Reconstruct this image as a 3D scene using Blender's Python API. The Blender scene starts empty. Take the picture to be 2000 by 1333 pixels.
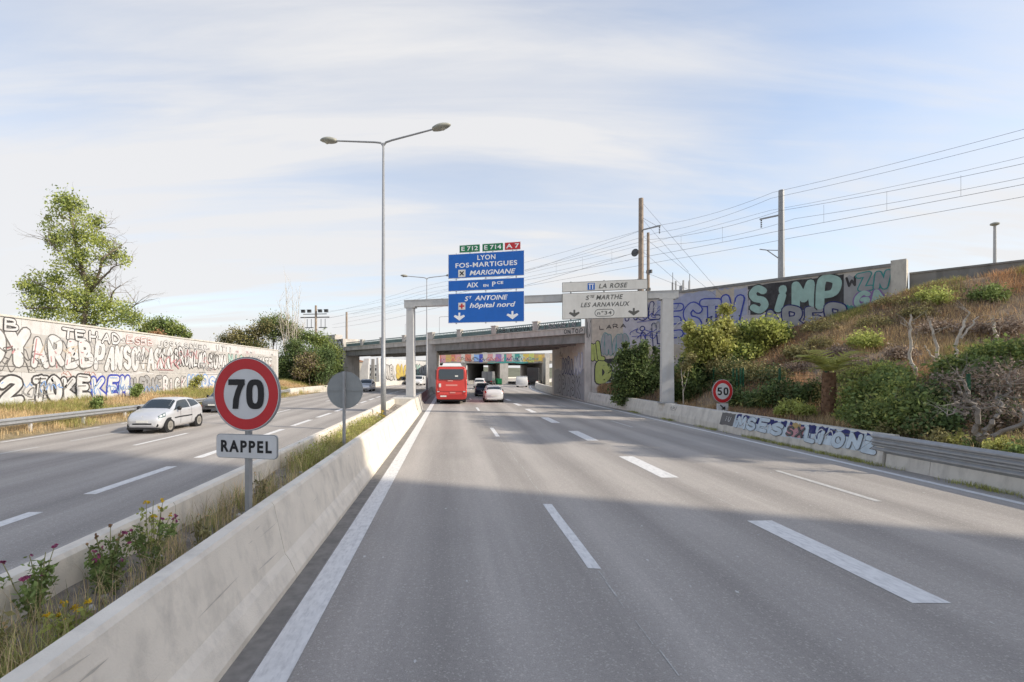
import bpy, bmesh, math, random
import numpy as np
from mathutils import Vector, Matrix

# ------------------------------------------------------------------ camera, sky, sun, exposure
S = bpy.context.scene
C = bpy.context.collection
F, U0, V0, HC = 930.0, 881.0, 728.0, 2.6          # focal length / principal point in photo pixels, eye height
cam = bpy.data.cameras.new('camera')
cam.sensor_width = 36.0
cam.sensor_fit = 'HORIZONTAL'
cam.lens = F / 2000 * 36
cam.shift_x = (1000 - U0) / 2000
cam.shift_y = (V0 - 666.5) / 2000
cam.clip_end = 5000
camo = bpy.data.objects.new('camera', cam)
camo.location = (0, 0, HC)
camo.rotation_euler = (math.radians(90), 0, 0)
C.objects.link(camo)
S.camera = camo

SUN_EL = 33.0
SUN_DIR = Vector((0.93, -0.36, 0)).normalized()   # horizontal direction TOWARDS the sun
world = bpy.data.worlds.new('World')
S.world = world
world.use_nodes = True
nt = world.node_tree
nt.nodes.clear()
def wn(t): return nt.nodes.new(t)
wl = nt.links.new
out = wn('ShaderNodeOutputWorld'); bg = wn('ShaderNodeBackground')
sky = wn('ShaderNodeTexSky')
sky.sky_type = 'NISHITA'; sky.sun_disc = False
sky.sun_elevation = math.radians(SUN_EL)
sky.sun_rotation = math.atan2(SUN_DIR.x, SUN_DIR.y)
sky.air_density = 1.0; sky.dust_density = 1.6; sky.ozone_density = 1.0
tc = wn('ShaderNodeTexCoord'); sep = wn('ShaderNodeSeparateXYZ')
wl(tc.outputs['Generated'], sep.inputs[0])
def wmath(op, a, b=None):
    n = wn('ShaderNodeMath'); n.operation = op
    for i, v in enumerate((a, b)):
        if v is None: continue
        if isinstance(v, (int, float)): n.inputs[i].default_value = v
        else: wl(v, n.inputs[i])
    return n.outputs[0]
zz = wmath('ADD', wmath('MAXIMUM', sep.outputs[2], 0.0), 0.16)
px_ = wmath('DIVIDE', sep.outputs[0], zz); py_ = wmath('DIVIDE', sep.outputs[1], zz)
comb = wn('ShaderNodeCombineXYZ'); wl(px_, comb.inputs[0]); wl(py_, comb.inputs[1])
def cloud(rot, sx, sy, scale, detail, lo, hi, loc=(0, 0, 0), dist=0.0):
    m = wn('ShaderNodeMapping'); m.inputs['Rotation'].default_value = (0, 0, math.radians(rot))
    m.inputs['Scale'].default_value = (sx, sy, 1); m.inputs['Location'].default_value = loc
    wl(comb.outputs[0], m.inputs[0])
    n = wn('ShaderNodeTexNoise'); n.inputs['Scale'].default_value = scale
    n.inputs['Detail'].default_value = detail; n.inputs['Roughness'].default_value = 0.55
    n.inputs['Distortion'].default_value = dist
    wl(m.outputs[0], n.inputs['Vector'])
    r = wn('ShaderNodeMapRange'); r.inputs['From Min'].default_value = lo; r.inputs['From Max'].default_value = hi
    r.interpolation_type = 'SMOOTHSTEP'
    wl(n.outputs['Fac'], r.inputs['Value'])
    return r.outputs[0]
c1 = cloud(-20, 0.30, 1.15, 1.1, 9, 0.38, 0.66, (4.7, 3.1, 0), 0.4)
c2 = cloud(-14, 0.45, 0.7, 0.75, 5, 0.36, 0.60, (9.4, 2.1, 0), 0.6)
c3 = cloud(-30, 0.30, 1.7, 2.4, 10, 0.38, 0.70, (0.2, 0.9, 0), 0.6)
cf = wmath('ADD', wmath('ADD', wmath('MULTIPLY', c1, 0.32), wmath('MULTIPLY', c2, 0.44)), wmath('MULTIPLY', c3, 0.32))
hz = wmath('MAXIMUM', wmath('SUBTRACT', 1.0, wmath('DIVIDE', wmath('MAXIMUM', sep.outputs[2], 0.0), 0.38)), 0.0)
cf = wmath('MINIMUM', wmath('ADD', wmath('ADD', cf, -0.02), wmath('MULTIPLY', hz, 0.75)), 0.95)
mix = wn('ShaderNodeMix'); mix.data_type = 'RGBA'
wl(cf, mix.inputs[0]); wl(sky.outputs[0], mix.inputs[6])
mix.inputs[7].default_value = (3.55, 3.53, 3.56, 1)
wl(mix.outputs[2], bg.inputs[0])
bg.inputs[1].default_value = 0.11
wl(bg.outputs[0], out.inputs[0])

sun = bpy.data.lights.new('sun', 'SUN')
sun.energy = 2.05; sun.angle = math.radians(0.9); sun.color = (1.0, 0.90, 0.75)
suno = bpy.data.objects.new('sun', sun)
sd = (SUN_DIR * math.cos(math.radians(SUN_EL)) + Vector((0, 0, math.sin(math.radians(SUN_EL)))))
suno.rotation_euler = sd.to_track_quat('Z', 'Y').to_euler()
suno.location = (40, -20, 40)
C.objects.link(suno)
vs = S.view_settings
vs.view_transform = 'Standard'; vs.look = 'None'; vs.exposure = 1.15; vs.gamma = 1.0; vs.use_curve_mapping = False

rnd = random.Random(7)
nrg = np.random.default_rng(11)

def P(u, v, y):
    """photo pixel + distance along the road -> point"""
    return Vector(((u - U0) / F * y, y, HC - (v - V0) / F * y))

# ------------------------------------------------------------------ materials
M = {}
def lin(c):
    return tuple(((x / 255) / 12.92 if x / 255 <= 0.04045 else ((x / 255 + 0.055) / 1.055) ** 2.4) for x in c)
def mat(name, col, rough=0.7, var=0.12, scale=3.0, metal=0.0, bump=0.0, bscale=40.0, stain=None, stain_amt=0.5, stain_scale=(0.6, 0.6, 0.15), spec=0.4, attr=False, trans=0.0, coat=0.0):
    m = bpy.data.materials.new(name); m.use_nodes = True
    n = m.node_tree; b = n.nodes['Principled BSDF']; L = n.links.new
    b.inputs['Roughness'].default_value = rough; b.inputs['Metallic'].default_value = metal
    b.inputs['Specular IOR Level'].default_value = spec
    if coat: b.inputs['Coat Weight'].default_value = coat; b.inputs['Coat Roughness'].default_value = 0.08
    geo = n.nodes.new('ShaderNodeNewGeometry')
    nz = n.nodes.new('ShaderNodeTexNoise'); nz.inputs['Scale'].default_value = scale; nz.inputs['Detail'].default_value = 6
    L(geo.outputs['Position'], nz.inputs['Vector'])
    hv = n.nodes.new('ShaderNodeHueSaturation'); hv.inputs['Color'].default_value = (*col, 1)
    mr = n.nodes.new('ShaderNodeMapRange'); mr.inputs['From Min'].default_value = 0.25; mr.inputs['From Max'].default_value = 0.75
    mr.inputs['To Min'].default_value = 1 - var; mr.inputs['To Max'].default_value = 1 + var
    L(nz.outputs['Fac'], mr.inputs['Value'])
    val = mr.outputs[0]
    if attr:
        at = n.nodes.new('ShaderNodeAttribute'); at.attribute_name = 'tint'
        mu = n.nodes.new('ShaderNodeMath'); mu.operation = 'MULTIPLY'; L(val, mu.inputs[0]); L(at.outputs['Fac'], mu.inputs[1])
        val = mu.outputs[0]
        ad = n.nodes.new('ShaderNodeMapRange'); ad.inputs['From Min'].default_value = 0.6; ad.inputs['From Max'].default_value = 1.4
        ad.inputs['To Min'].default_value = 0.495; ad.inputs['To Max'].default_value = 0.505
        L(at.outputs['Fac'], ad.inputs['Value']); L(ad.outputs[0], hv.inputs['Hue'])
    L(val, hv.inputs['Value'])
    colout = hv.outputs[0]
    if stain is not None:
        mp = n.nodes.new('ShaderNodeMapping'); mp.inputs['Scale'].default_value = stain_scale
        L(geo.outputs['Position'], mp.inputs[0])
        n2 = n.nodes.new('ShaderNodeTexNoise'); n2.inputs['Scale'].default_value = 4; n2.inputs['Detail'].default_value = 8
        n2.inputs['Roughness'].default_value = 0.65
        L(mp.outputs[0], n2.inputs['Vector'])
        r2 = n.nodes.new('ShaderNodeMapRange'); r2.inputs['From Min'].default_value = 0.47; r2.inputs['From Max'].default_value = 0.72
        r2.inputs['To Max'].default_value = stain_amt
        L(n2.outputs['Fac'], r2.inputs['Value'])
        mx = n.nodes.new('ShaderNodeMix'); mx.data_type = 'RGBA'; mx.inputs[7].default_value = (*stain, 1)
        L(r2.outputs[0], mx.inputs[0]); L(colout, mx.inputs[6]); colout = mx.outputs[2]
    L(colout, b.inputs['Base Color'])
    if bump:
        n3 = n.nodes.new('ShaderNodeTexNoise'); n3.inputs['Scale'].default_value = bscale; n3.inputs['Detail'].default_value = 4
        L(geo.outputs['Position'], n3.inputs['Vector'])
        bp = n.nodes.new('ShaderNodeBump'); bp.inputs['Strength'].default_value = bump; bp.inputs['Distance'].default_value = 0.02
        L(n3.outputs['Fac'], bp.inputs['Height']); L(bp.outputs[0], b.inputs['Normal'])
    if trans:
        t = n.nodes.new('ShaderNodeBsdfTranslucent'); L(colout, t.inputs[0])
        ms = n.nodes.new('ShaderNodeMixShader'); ms.inputs[0].default_value = trans
        o = n.nodes['Material Output']; L(b.outputs[0], ms.inputs[1]); L(t.outputs[0], ms.inputs[2]); L(ms.outputs[0], o.inputs[0])
    M[name] = m
    return m

def asphalt(name, base, lane_x, lane_w, warm):
    m = bpy.data.materials.new(name); m.use_nodes = True
    n = m.node_tree; b = n.nodes['Principled BSDF']; L = n.links.new
    b.inputs['Roughness'].default_value = 0.82; b.inputs['Specular IOR Level'].default_value = 0.35
    geo = n.nodes.new('ShaderNodeNewGeometry'); sp = n.nodes.new('ShaderNodeSeparateXYZ'); L(geo.outputs['Position'], sp.inputs[0])
    def mth(op, a, c=None, d=None):
        k = n.nodes.new('ShaderNodeMath'); k.operation = op
        for i, v in enumerate((a, c, d)):
            if v is None: continue
            if isinstance(v, (int, float)): k.inputs[i].default_value = v
            else: L(v, k.inputs[i])
        return k.outputs[0]
    def noi(sc, det, vec=None, ro=0.6):
        k = n.nodes.new('ShaderNodeTexNoise'); k.inputs['Scale'].default_value = sc; k.inputs['Detail'].default_value = det
        k.inputs['Roughness'].default_value = ro
        L(vec if vec is not None else geo.outputs['Position'], k.inputs['Vector']); return k.outputs['Fac']
    fine = noi(75, 3, ro=0.8); mid = noi(18, 4)
    mp = n.nodes.new('ShaderNodeMapping'); mp.inputs['Scale'].default_value = (1.4, 0.07, 1); L(geo.outputs['Position'], mp.inputs[0])
    streak = noi(1.6, 5, mp.outputs[0]); big = noi(0.14, 4)
    # polished wheel tracks: two per lane, wandering a little
    ph = mth('MULTIPLY', mth('ADD', mth('SUBTRACT', sp.outputs[0], lane_x), mth('MULTIPLY', big, 0.6)), 4 * math.pi / lane_w)
    trk = mth('MULTIPLY', mth('COSINE', ph), -0.12)
    v = mth('ADD', mth('MULTIPLY', mth('SUBTRACT', fine, 0.5), 1.15), 1.0)
    v = mth('MULTIPLY', v, mth('ADD', mth('MULTIPLY', mth('SUBTRACT', mid, 0.5), 0.35), 1.0))
    v = mth('MULTIPLY', v, mth('ADD', mth('MULTIPLY', mth('SUBTRACT', streak, 0.5), 0.55), 1.0))
    v = mth('MULTIPLY', v, mth('ADD', mth('MULTIPLY', mth('SUBTRACT', big, 0.5), 0.5), 1.0))
    v = mth('MULTIPLY', v, mth('ADD', trk, 1.0))
    # pale chips of aggregate
    vo = n.nodes.new('ShaderNodeTexVoronoi'); vo.inputs['Scale'].default_value = 60; L(geo.outputs['Position'], vo.inputs['Vector'])
    sv = n.nodes.new('ShaderNodeSeparateColor'); L(vo.outputs['Color'], sv.inputs[0])
    chip = mth('MULTIPLY', mth('GREATER_THAN', sv.outputs[0], 0.93), 0.28)
    v = mth('ADD', v, chip)
    mx = n.nodes.new('ShaderNodeMix'); mx.data_type = 'RGBA'; L(big, mx.inputs[0])
    mx.inputs[6].default_value = (*base, 1); mx.inputs[7].default_value = (*warm, 1)
    hs = n.nodes.new('ShaderNodeHueSaturation'); L(v, hs.inputs['Value']); L(mx.outputs[2], hs.inputs['Color'])
    L(hs.outputs[0], b.inputs['Base Color'])
    bp = n.nodes.new('ShaderNodeBump'); bp.inputs['Strength'].default_value = 0.5; bp.inputs['Distance'].default_value = 0.012
    L(fine, bp.inputs['Height']); L(bp.outputs[0], b.inputs['Normal'])
    M[name] = m
    return m

asphalt('asphalt', (0.335, 0.310, 0.286), 1.9, 3.5, (0.352, 0.322, 0.290))
asphalt('asphalt_old', (0.328, 0.304, 0.281), -7.7, 3.5, (0.350, 0.320, 0.288))
mat('paint', (0.72, 0.71, 0.69), 0.6, 0.10, 9, stain=(0.36, 0.355, 0.35), stain_amt=0.55, stain_scale=(5, 1.2, 5))
mat('paint_faint', (0.50, 0.49, 0.47), 0.7, 0.12, 9, stain=(0.2, 0.2, 0.195), stain_amt=0.7, stain_scale=(5, 1.5, 5))
mat('seam', (0.48, 0.47, 0.44), 0.8, 0.3, 20)
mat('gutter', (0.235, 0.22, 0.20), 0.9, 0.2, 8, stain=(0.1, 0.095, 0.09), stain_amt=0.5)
mat('scuff', (0.55, 0.505, 0.44), 0.85, 0.2, 8)
mat('tar', (0.045, 0.045, 0.047), 0.6, 0.2, 10)
mat('concrete', (0.80, 0.73, 0.62), 0.85, 0.10, 2.5, bump=0.25, bscale=60, stain=(0.46, 0.42, 0.36), stain_amt=0.6, stain_scale=(0.8, 0.8, 0.5))
mat('concrete_pale', (0.60, 0.57, 0.51), 0.85, 0.10, 2.5, bump=0.2, bscale=50, stain=(0.33, 0.31, 0.28), stain_amt=0.6, stain_scale=(1, 1, 0.35))
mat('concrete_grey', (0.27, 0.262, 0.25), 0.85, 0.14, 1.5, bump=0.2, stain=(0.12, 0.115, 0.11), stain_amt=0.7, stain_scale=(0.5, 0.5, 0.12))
mat('concrete_wall', (0.54, 0.505, 0.465), 0.88, 0.14, 1.2, bump=0.3, bscale=20, stain=(0.30, 0.28, 0.26), stain_amt=0.7, stain_scale=(0.5, 0.5, 0.14))
mat('white_wall', (0.58, 0.575, 0.57), 0.85, 0.08, 1.0, bump=0.2, bscale=15, stain=(0.40, 0.365, 0.33), stain_amt=0.6, stain_scale=(0.4, 0.4, 0.15))
mat('steel', (0.50, 0.50, 0.49), 0.45, 0.08, 6, metal=0.35, stain=(0.34, 0.32, 0.29), stain_amt=0.35)
mat('galv', (0.34, 0.35, 0.36), 0.5, 0.12, 8, metal=0.3, stain=(0.30, 0.29, 0.27), stain_amt=0.45)
mat('steel_white', (0.52, 0.52, 0.515), 0.5, 0.06, 4, stain=(0.42, 0.38, 0.33), stain_amt=0.4, stain_scale=(1, 1, 0.2))
mat('steel_dark', (0.10, 0.105, 0.11), 0.5, 0.15, 6, metal=0.2)
mat('wire', (0.16, 0.165, 0.18), 0.6, 0.1, 1)
mat('wood_pole', (0.34, 0.275, 0.22), 0.85, 0.2, 3, stain=(0.2, 0.16, 0.13), stain_amt=0.5, stain_scale=(2, 2, 0.3))
mat('teal', (0.19, 0.275, 0.27), 0.6, 0.12, 3, stain=(0.25, 0.22, 0.19), stain_amt=0.4)
mat('green_fence', (0.012, 0.085, 0.045), 0.5, 0.15, 4)
mat('sign_white', (0.62, 0.63, 0.64), 0.4, 0.04, 6, stain=(0.48, 0.47, 0.45), stain_amt=0.3)
mat('sign_red', (0.52, 0.028, 0.035), 0.42, 0.05, 6)
mat('sign_black', (0.012, 0.013, 0.016), 0.45, 0.1, 6)
mat('sign_rim', (0.30, 0.32, 0.33), 0.5, 0.1, 6, metal=0.2)
mat('sign_back', (0.30, 0.315, 0.315), 0.55, 0.10, 5, metal=0.15, stain=(0.22, 0.225, 0.22), stain_amt=0.5)
mat('sign_blue', (0.009, 0.125, 0.50), 0.42, 0.05, 3, stain=(0.02, 0.11, 0.38), stain_amt=0.4)
mat('sign_green', (0.012, 0.19, 0.075), 0.45, 0.08, 3)
mat('sign_cream', (0.70, 0.69, 0.65), 0.45, 0.04, 3, stain=(0.45, 0.43, 0.39), stain_amt=0.35)
mat('letter_white', (0.86, 0.87, 0.88), 0.4, 0.02, 3)
mat('letter_grey', (0.11, 0.11, 0.10), 0.45, 0.08, 3)
mat('soil', (0.27, 0.24, 0.205), 0.95, 0.3, 6, bump=0.8, bscale=14, stain=(0.10, 0.085, 0.07), stain_amt=0.7, stain_scale=(1, 1, 1))
mat('gravel', (0.26, 0.24, 0.21), 0.95, 0.35, 14, bump=0.8, bscale=25)
mat('bank', (0.30, 0.23, 0.165), 0.95, 0.35, 0.9, bump=0.8, bscale=8, stain=(0.14, 0.125, 0.085), stain_amt=0.8, stain_scale=(0.25, 0.25, 0.3))
mat('ground', (0.18, 0.165, 0.12), 0.95, 0.25, 0.3, stain=(0.10, 0.11, 0.05), stain_amt=0.6, stain_scale=(0.1, 0.1, 0.1))
mat('hill', (0.13, 0.135, 0.085), 0.95, 0.3, .1, stain=(0.2, 0.19, 0.15), stain_amt=0.6, stain_scale=(.05,.05,.05))
mat('verge', (0.25, 0.20, 0.12), 0.95, 0.3, 1.5, bump=0.6, bscale=10, stain=(0.15, 0.14, 0.06), stain_amt=0.7, stain_scale=(0.4, 0.4, 0.4))
mat('leaf_bright', (0.42, 0.46, 0.14), 0.6, 0.2, 0.9, attr=True, trans=0.5, spec=0.25)
mat('leaf_mid', (0.2, 0.26, 0.085), 0.6, 0.25, 0.8, attr=True, trans=0.3, spec=0.25)
mat('leaf_dark', (0.105, 0.15, 0.055), 0.6, 0.3, 0.8, attr=True, trans=0.25, spec=0.25)
mat('leaf_yellow', (0.46, 0.46, 0.15), 0.6, 0.2, 0.9, attr=True, trans=0.4, spec=0.25)
mat('leaf_olive', (0.27, 0.245, 0.11), 0.65, 0.25, 0.7, attr=True, trans=0.25, spec=0.2)
mat('leaf_brown', (0.33, 0.255, 0.20), 0.7, 0.25, 0.8, attr=True, trans=0.15, spec=0.2)
mat('leaf_rust', (0.36, 0.21, 0.11), 0.7, 0.25, 0.8, attr=True, trans=0.2, spec=0.2)
mat('straw', (0.62, 0.47, 0.27), 0.8, 0.25, 1.2, attr=True, trans=0.3, spec=0.2)
mat('straw_rust', (0.60, 0.36, 0.20), 0.8, 0.25, 0.9, attr=True, trans=0.3, spec=0.2)
mat('blade_green', (0.36, 0.365, 0.12), 0.7, 0.25, 1.2, attr=True, trans=0.35, spec=0.2)
mat('flower_pink', (0.36, 0.085, 0.19), 0.7, 0.2, 20, attr=True, trans=0.2)
mat('flower_yellow', (0.72, 0.50, 0.03), 0.7, 0.1, 20, attr=True, trans=0.2)
mat('stem', (0.26, 0.25, 0.11), 0.8, 0.2, 6)
mat('bark', (0.20, 0.165, 0.13), 0.9, 0.25, 4, bump=0.5, bscale=15)
mat('bark_grey', (0.24, 0.215, 0.19), 0.9, 0.25, 4)
mat('bark_pale', (0.55, 0.49, 0.41), 0.9, 0.25, 4)
mat('palm_bark', (0.17, 0.10, 0.06), 0.95, 0.35, 10, bump=0.6, bscale=20)
mat('car_silver', (0.64, 0.65, 0.67), 0.32, 0.02, 2, metal=0.4, coat=0.5)
mat('car_white', (0.66, 0.66, 0.66), 0.3, 0.02, 2, coat=0.5)
mat('car_black', (0.018, 0.019, 0.022), 0.3, 0.05, 2, coat=0.6)
mat('car_navy', (0.02, 0.026, 0.045), 0.3, 0.05, 2, coat=0.6)
mat('car_grey', (0.13, 0.14, 0.155), 0.3, 0.05, 2, coat=0.6)
mat('bus_red', (0.62, 0.062, 0.052), 0.35, 0.04, 2, coat=0.4)
mat('bus_red_dark', (0.42, 0.035, 0.032), 0.4, 0.04, 2)
mat('bus_blur', (0.70, 0.30, 0.26), 0.5, 0.04, 2)
mat('glass', (0.028, 0.036, 0.042), 0.06, 0.05, 1, spec=0.9)
mat('glass_pale', (0.10, 0.14, 0.14), 0.06, 0.1, 1, spec=0.9)
mat('tyre', (0.022, 0.022, 0.023), 0.8, 0.2, 9)
mat('rim', (0.42, 0.40, 0.36), 0.4, 0.06, 5, metal=0.4)
mat('trim', (0.02, 0.02, 0.022), 0.55, 0.1, 5)
mat('lamp_clear', (0.55, 0.57, 0.58), 0.12, 0.05, 8, spec=0.8)
mat('lamp_red', (0.42, 0.015, 0.012), 0.2, 0.1, 8, spec=0.7)
mat('plate', (0.70, 0.70, 0.66), 0.5, 0.04, 8)
mat('lamp_head', (0.34, 0.34, 0.29), 0.5, 0.06, 3)
mat('lamp_bowl', (0.46, 0.45, 0.38), 0.3, 0.06, 3)
mat('roof_tile', (0.40, 0.22, 0.15), 0.85, 0.15, 2)
mat('render_cream', (0.62, 0.56, 0.47), 0.85, 0.08, 0.6, stain=(0.4, 0.37, 0.32), stain_amt=0.4)
mat('render_white', (0.70, 0.69, 0.66), 0.85, 0.08, 0.6)
mat('window_dark', (0.04, 0.05, 0.06), 0.15, 0.1, 1, spec=0.8)
mat('orange_panel', (0.55, 0.26, 0.03), 0.6, 0.1, 1)
mat('debris', (0.55, 0.54, 0.52), 0.8, 0.2, 30)
# spray paints
for nm, c in dict(g_black=(0.06, 0.058, 0.06), g_grey=(0.14, 0.135, 0.13), g_white=(0.60, 0.60, 0.60), g_silver=(0.34, 0.34, 0.345),
                  g_red=(0.46, 0.16, 0.12), g_blue=(0.055, 0.075, 0.36), g_blue_pale=(0.20, 0.34, 0.62), g_mint=(0.36, 0.52, 0.47),
                  g_lilac=(0.50, 0.475, 0.51), g_steelblue=(0.38, 0.40, 0.52), g_navy=(0.035, 0.04, 0.14), g_lime=(0.42, 0.47, 0.15),
                  g_teal=(0.06, 0.27, 0.26), g_yellow=(0.52, 0.40, 0.10), g_ochre=(0.42, 0.30, 0.13), g_pink=(0.50, 0.26, 0.27),
                  g_icy=(0.50, 0.58, 0.63), g_tan=(0.52, 0.455, 0.38), g_purple=(0.26, 0.16, 0.36), g_cream=(0.47, 0.455, 0.435)).items():
    mat(nm, c, 0.8, 0.14, 3.0, spec=0.2, stain=tuple(x * 0.6 + 0.12 for x in c), stain_amt=0.5, stain_scale=(0.8, 0.8, 0.5))

# ------------------------------------------------------------------ mesh helpers
class MB:
    def __init__(s): s.v = []; s.f = []; s.m = []; s.mi = 0
    def add(s, vs, fs):
        o = len(s.v); s.v += [tuple(x) for x in vs]
        for f in fs: s.f.append(tuple(i + o for i in f)); s.m.append(s.mi)
        return s
    def box(s, c, d, rz=0.0, taper=1.0):
        x, y, z = d[0] / 2, d[1] / 2, d[2] / 2; ca, sa = math.cos(rz), math.sin(rz); vs = []
        for k, t in ((-1, 1.0), (1, taper)):
            for a, b in ((-1, -1), (1, -1), (1, 1), (-1, 1)):
                px, py = a * x * t, b * y * t
                vs.append((c[0] + px * ca - py * sa, c[1] + px * sa + py * ca, c[2] + k * z))
        return s.add(vs, [(3, 2, 1, 0), (4, 5, 6, 7), (0, 1, 5, 4), (1, 2, 6, 5), (2, 3, 7, 6), (3, 0, 4, 7)])
    def tube(s, pts, rad, n=8, cap=True):
        pts = [Vector(p) for p in pts]
        if isinstance(rad, (int, float)): rad = [rad] * len(pts)
        vs = []; fs = []
        for i, p in enumerate(pts):
            d = (pts[min(i + 1, len(pts) - 1)] - pts[max(i - 1, 0)])
            d = d.normalized() if d.length > 1e-9 else Vector((0, 0, 1))
            a = Vector((0, 0, 1)) if abs(d.z) < 0.9 else Vector((1, 0, 0))
            e = d.cross(a).normalized(); g = e.cross(d).normalized()
            for k in range(n):
                t = 2 * math.pi * k / n
                vs.append(p + (e * math.cos(t) + g * math.sin(t)) * rad[i])
        for i in range(len(pts) - 1):
            for k in range(n):
                fs.append((i * n + k, i * n + (k + 1) % n, (i + 1) * n + (k + 1) % n, (i + 1) * n + k))
        if cap:
            fs.append(tuple(range(n))[::-1]); fs.append(tuple((len(pts) - 1) * n + k for k in range(n)))
        return s.add(vs, fs)
    def sweep(s, prof, path, closed=True, cap=True):
        """prof: [(a, z)] with a = offset to the right of the path; path: [(x, y, z)]"""
        path = [Vector(p) for p in path]; n = len(prof); vs = []; fs = []
        for i, p in enumerate(path):
            d = path[min(i + 1, len(path) - 1)] - path[max(i - 1, 0)]; d.z = 0; d.normalize()
            r = Vector((d.y, -d.x, 0))
            for a, z in prof: vs.append(p + r * a + Vector((0, 0, z)))
        for i in range(len(path) - 1):
            for k in range(n if closed else n - 1):
                fs.append((i * n + k, (i + 1) * n + k, (i + 1) * n + (k + 1) % n, i * n + (k + 1) % n))
        if cap and closed:
            fs.append(tuple(range(n))); fs.append(tuple((len(path) - 1) * n + k for k in range(n))[::-1])
        return s.add(vs, fs)
    def lathe(s, prof, c, axis='z', n=20):
        """prof [(r, h)]"""
        vs = []; fs = []
        for r, h in prof:
            for k in range(n):
                t = 2 * math.pi * k / n; a, b = r * math.cos(t), r * math.sin(t)
                vs.append({'z': (c[0] + a, c[1] + b, c[2] + h), 'y': (c[0] + a, c[1] + h, c[2] + b), 'x': (c[0] + h, c[1] + a, c[2] + b)}[axis])
        for i in range(len(prof) - 1):
            for k in range(n): fs.append((i * n + k, i * n + (k + 1) % n, (i + 1) * n + (k + 1) % n, (i + 1) * n + k))
        fs.append(tuple(range(n))[::-1]); fs.append(tuple((len(prof) - 1) * n + k for k in range(n)))
        return s.add(vs, fs)
    def poly(s, pts2, fn, t0, t1):
        """extrude a 2-D outline between depths t0 and t1; fn(a, b, t) -> point"""
        n = len(pts2)
        vs = [fn(a, b, t0) for a, b in pts2] + [fn(a, b, t1) for a, b in pts2]
        return s.add(vs, [tuple(range(n)), tuple(range(n, 2 * n))[::-1]] + [(k, k + n, (k + 1) % n + n, (k + 1) % n) for k in range(n)])
    def obj(s, name, mats, parent=None, smooth=False, kind=None):
        me = bpy.data.meshes.new(name)
        me.from_pydata(s.v, [], s.f)
        for m in (mats if isinstance(mats, (list, tuple)) else [mats]): me.materials.append(M[m])
        if len(me.materials) > 1: me.polygons.foreach_set('material_index', s.m)
        bm = bmesh.new(); bm.from_mesh(me); bmesh.ops.recalc_face_normals(bm, faces=bm.faces); bm.to_mesh(me); bm.free()
        if smooth: me.shade_smooth()
        return link(name, me, parent, kind)
def link(name, me, parent=None, kind=None):
    o = bpy.data.objects.new(name, me); C.objects.link(o)
    if parent is not None: o.parent = parent
    if kind: o['kind'] = kind
    return o
def tag(o, label, cat, group=None):
    o['label'] = label; o['category'] = cat
    if group: o['group'] = group
    return o
def thing(name, label, cat, loc=(0, 0, 0), rz=0.0, group=None):
    o = bpy.data.objects.new(name, None); C.objects.link(o); o.empty_display_size = 0.2
    o.location = loc; o.rotation_euler = (0, 0, rz)
    return tag(o, label, cat, group)
def dup(root, loc, rz, label, group=None, name=None):
    r = root.copy(); C.objects.link(r); r.location = loc; r.rotation_euler = (0, 0, rz); r['label'] = label
    if name: r.name = name
    if group: r['group'] = group
    for ch in list(root.children):
        c = ch.copy(); C.objects.link(c); c.parent = r
        for g in list(ch.children):
            d = g.copy(); C.objects.link(d); d.parent = c
    return r

def text_mesh(body, shear=0.0, bold=0.0, extrude=0.0, space=1.0):
    cu = bpy.data.curves.new('t', 'FONT'); cu.body = body; cu.size = 1.0; cu.shear = shear; cu.offset = bold
    cu.extrude = extrude; cu.space_character = space; cu.resolution_u = 4; cu.fill_mode = 'FRONT' if extrude == 0 else 'BOTH'
    o = bpy.data.objects.new('t', cu); C.objects.link(o)
    dg = bpy.context.evaluated_depsgraph_get(); dg.update()
    me = bpy.data.meshes.new_from_object(o.evaluated_get(dg))
    bpy.data.objects.remove(o); bpy.data.curves.remove(cu)
    return me
def text(name, body, mname, parent, cx, cz, h, y, w=None, shear=0.0, bold=0.0, space=1.0, flip=None):
    """lettering in the X-Z plane facing -Y, centred on (cx, cz), overall height h, width w"""
    me = text_mesh(body, shear, bold, 0.0, space)
    n = len(me.vertices); co = np.empty(n * 3); me.vertices.foreach_get('co', co); co = co.reshape(-1, 3)
    lo, hi = co.min(0), co.max(0); sz = h / (hi[1] - lo[1]); sx = sz if w is None else w / (hi[0] - lo[0])
    x = (co[:, 0] - (lo[0] + hi[0]) / 2) * sx + cx; z = (co[:, 1] - (lo[1] + hi[1]) / 2) * sz + cz
    co = np.stack([x, np.full(n, y), z], 1); me.vertices.foreach_set('co', co.ravel()); me.update()
    me.materials.clear(); me.materials.append(M[mname])
    return link(name, me, parent)

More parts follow.
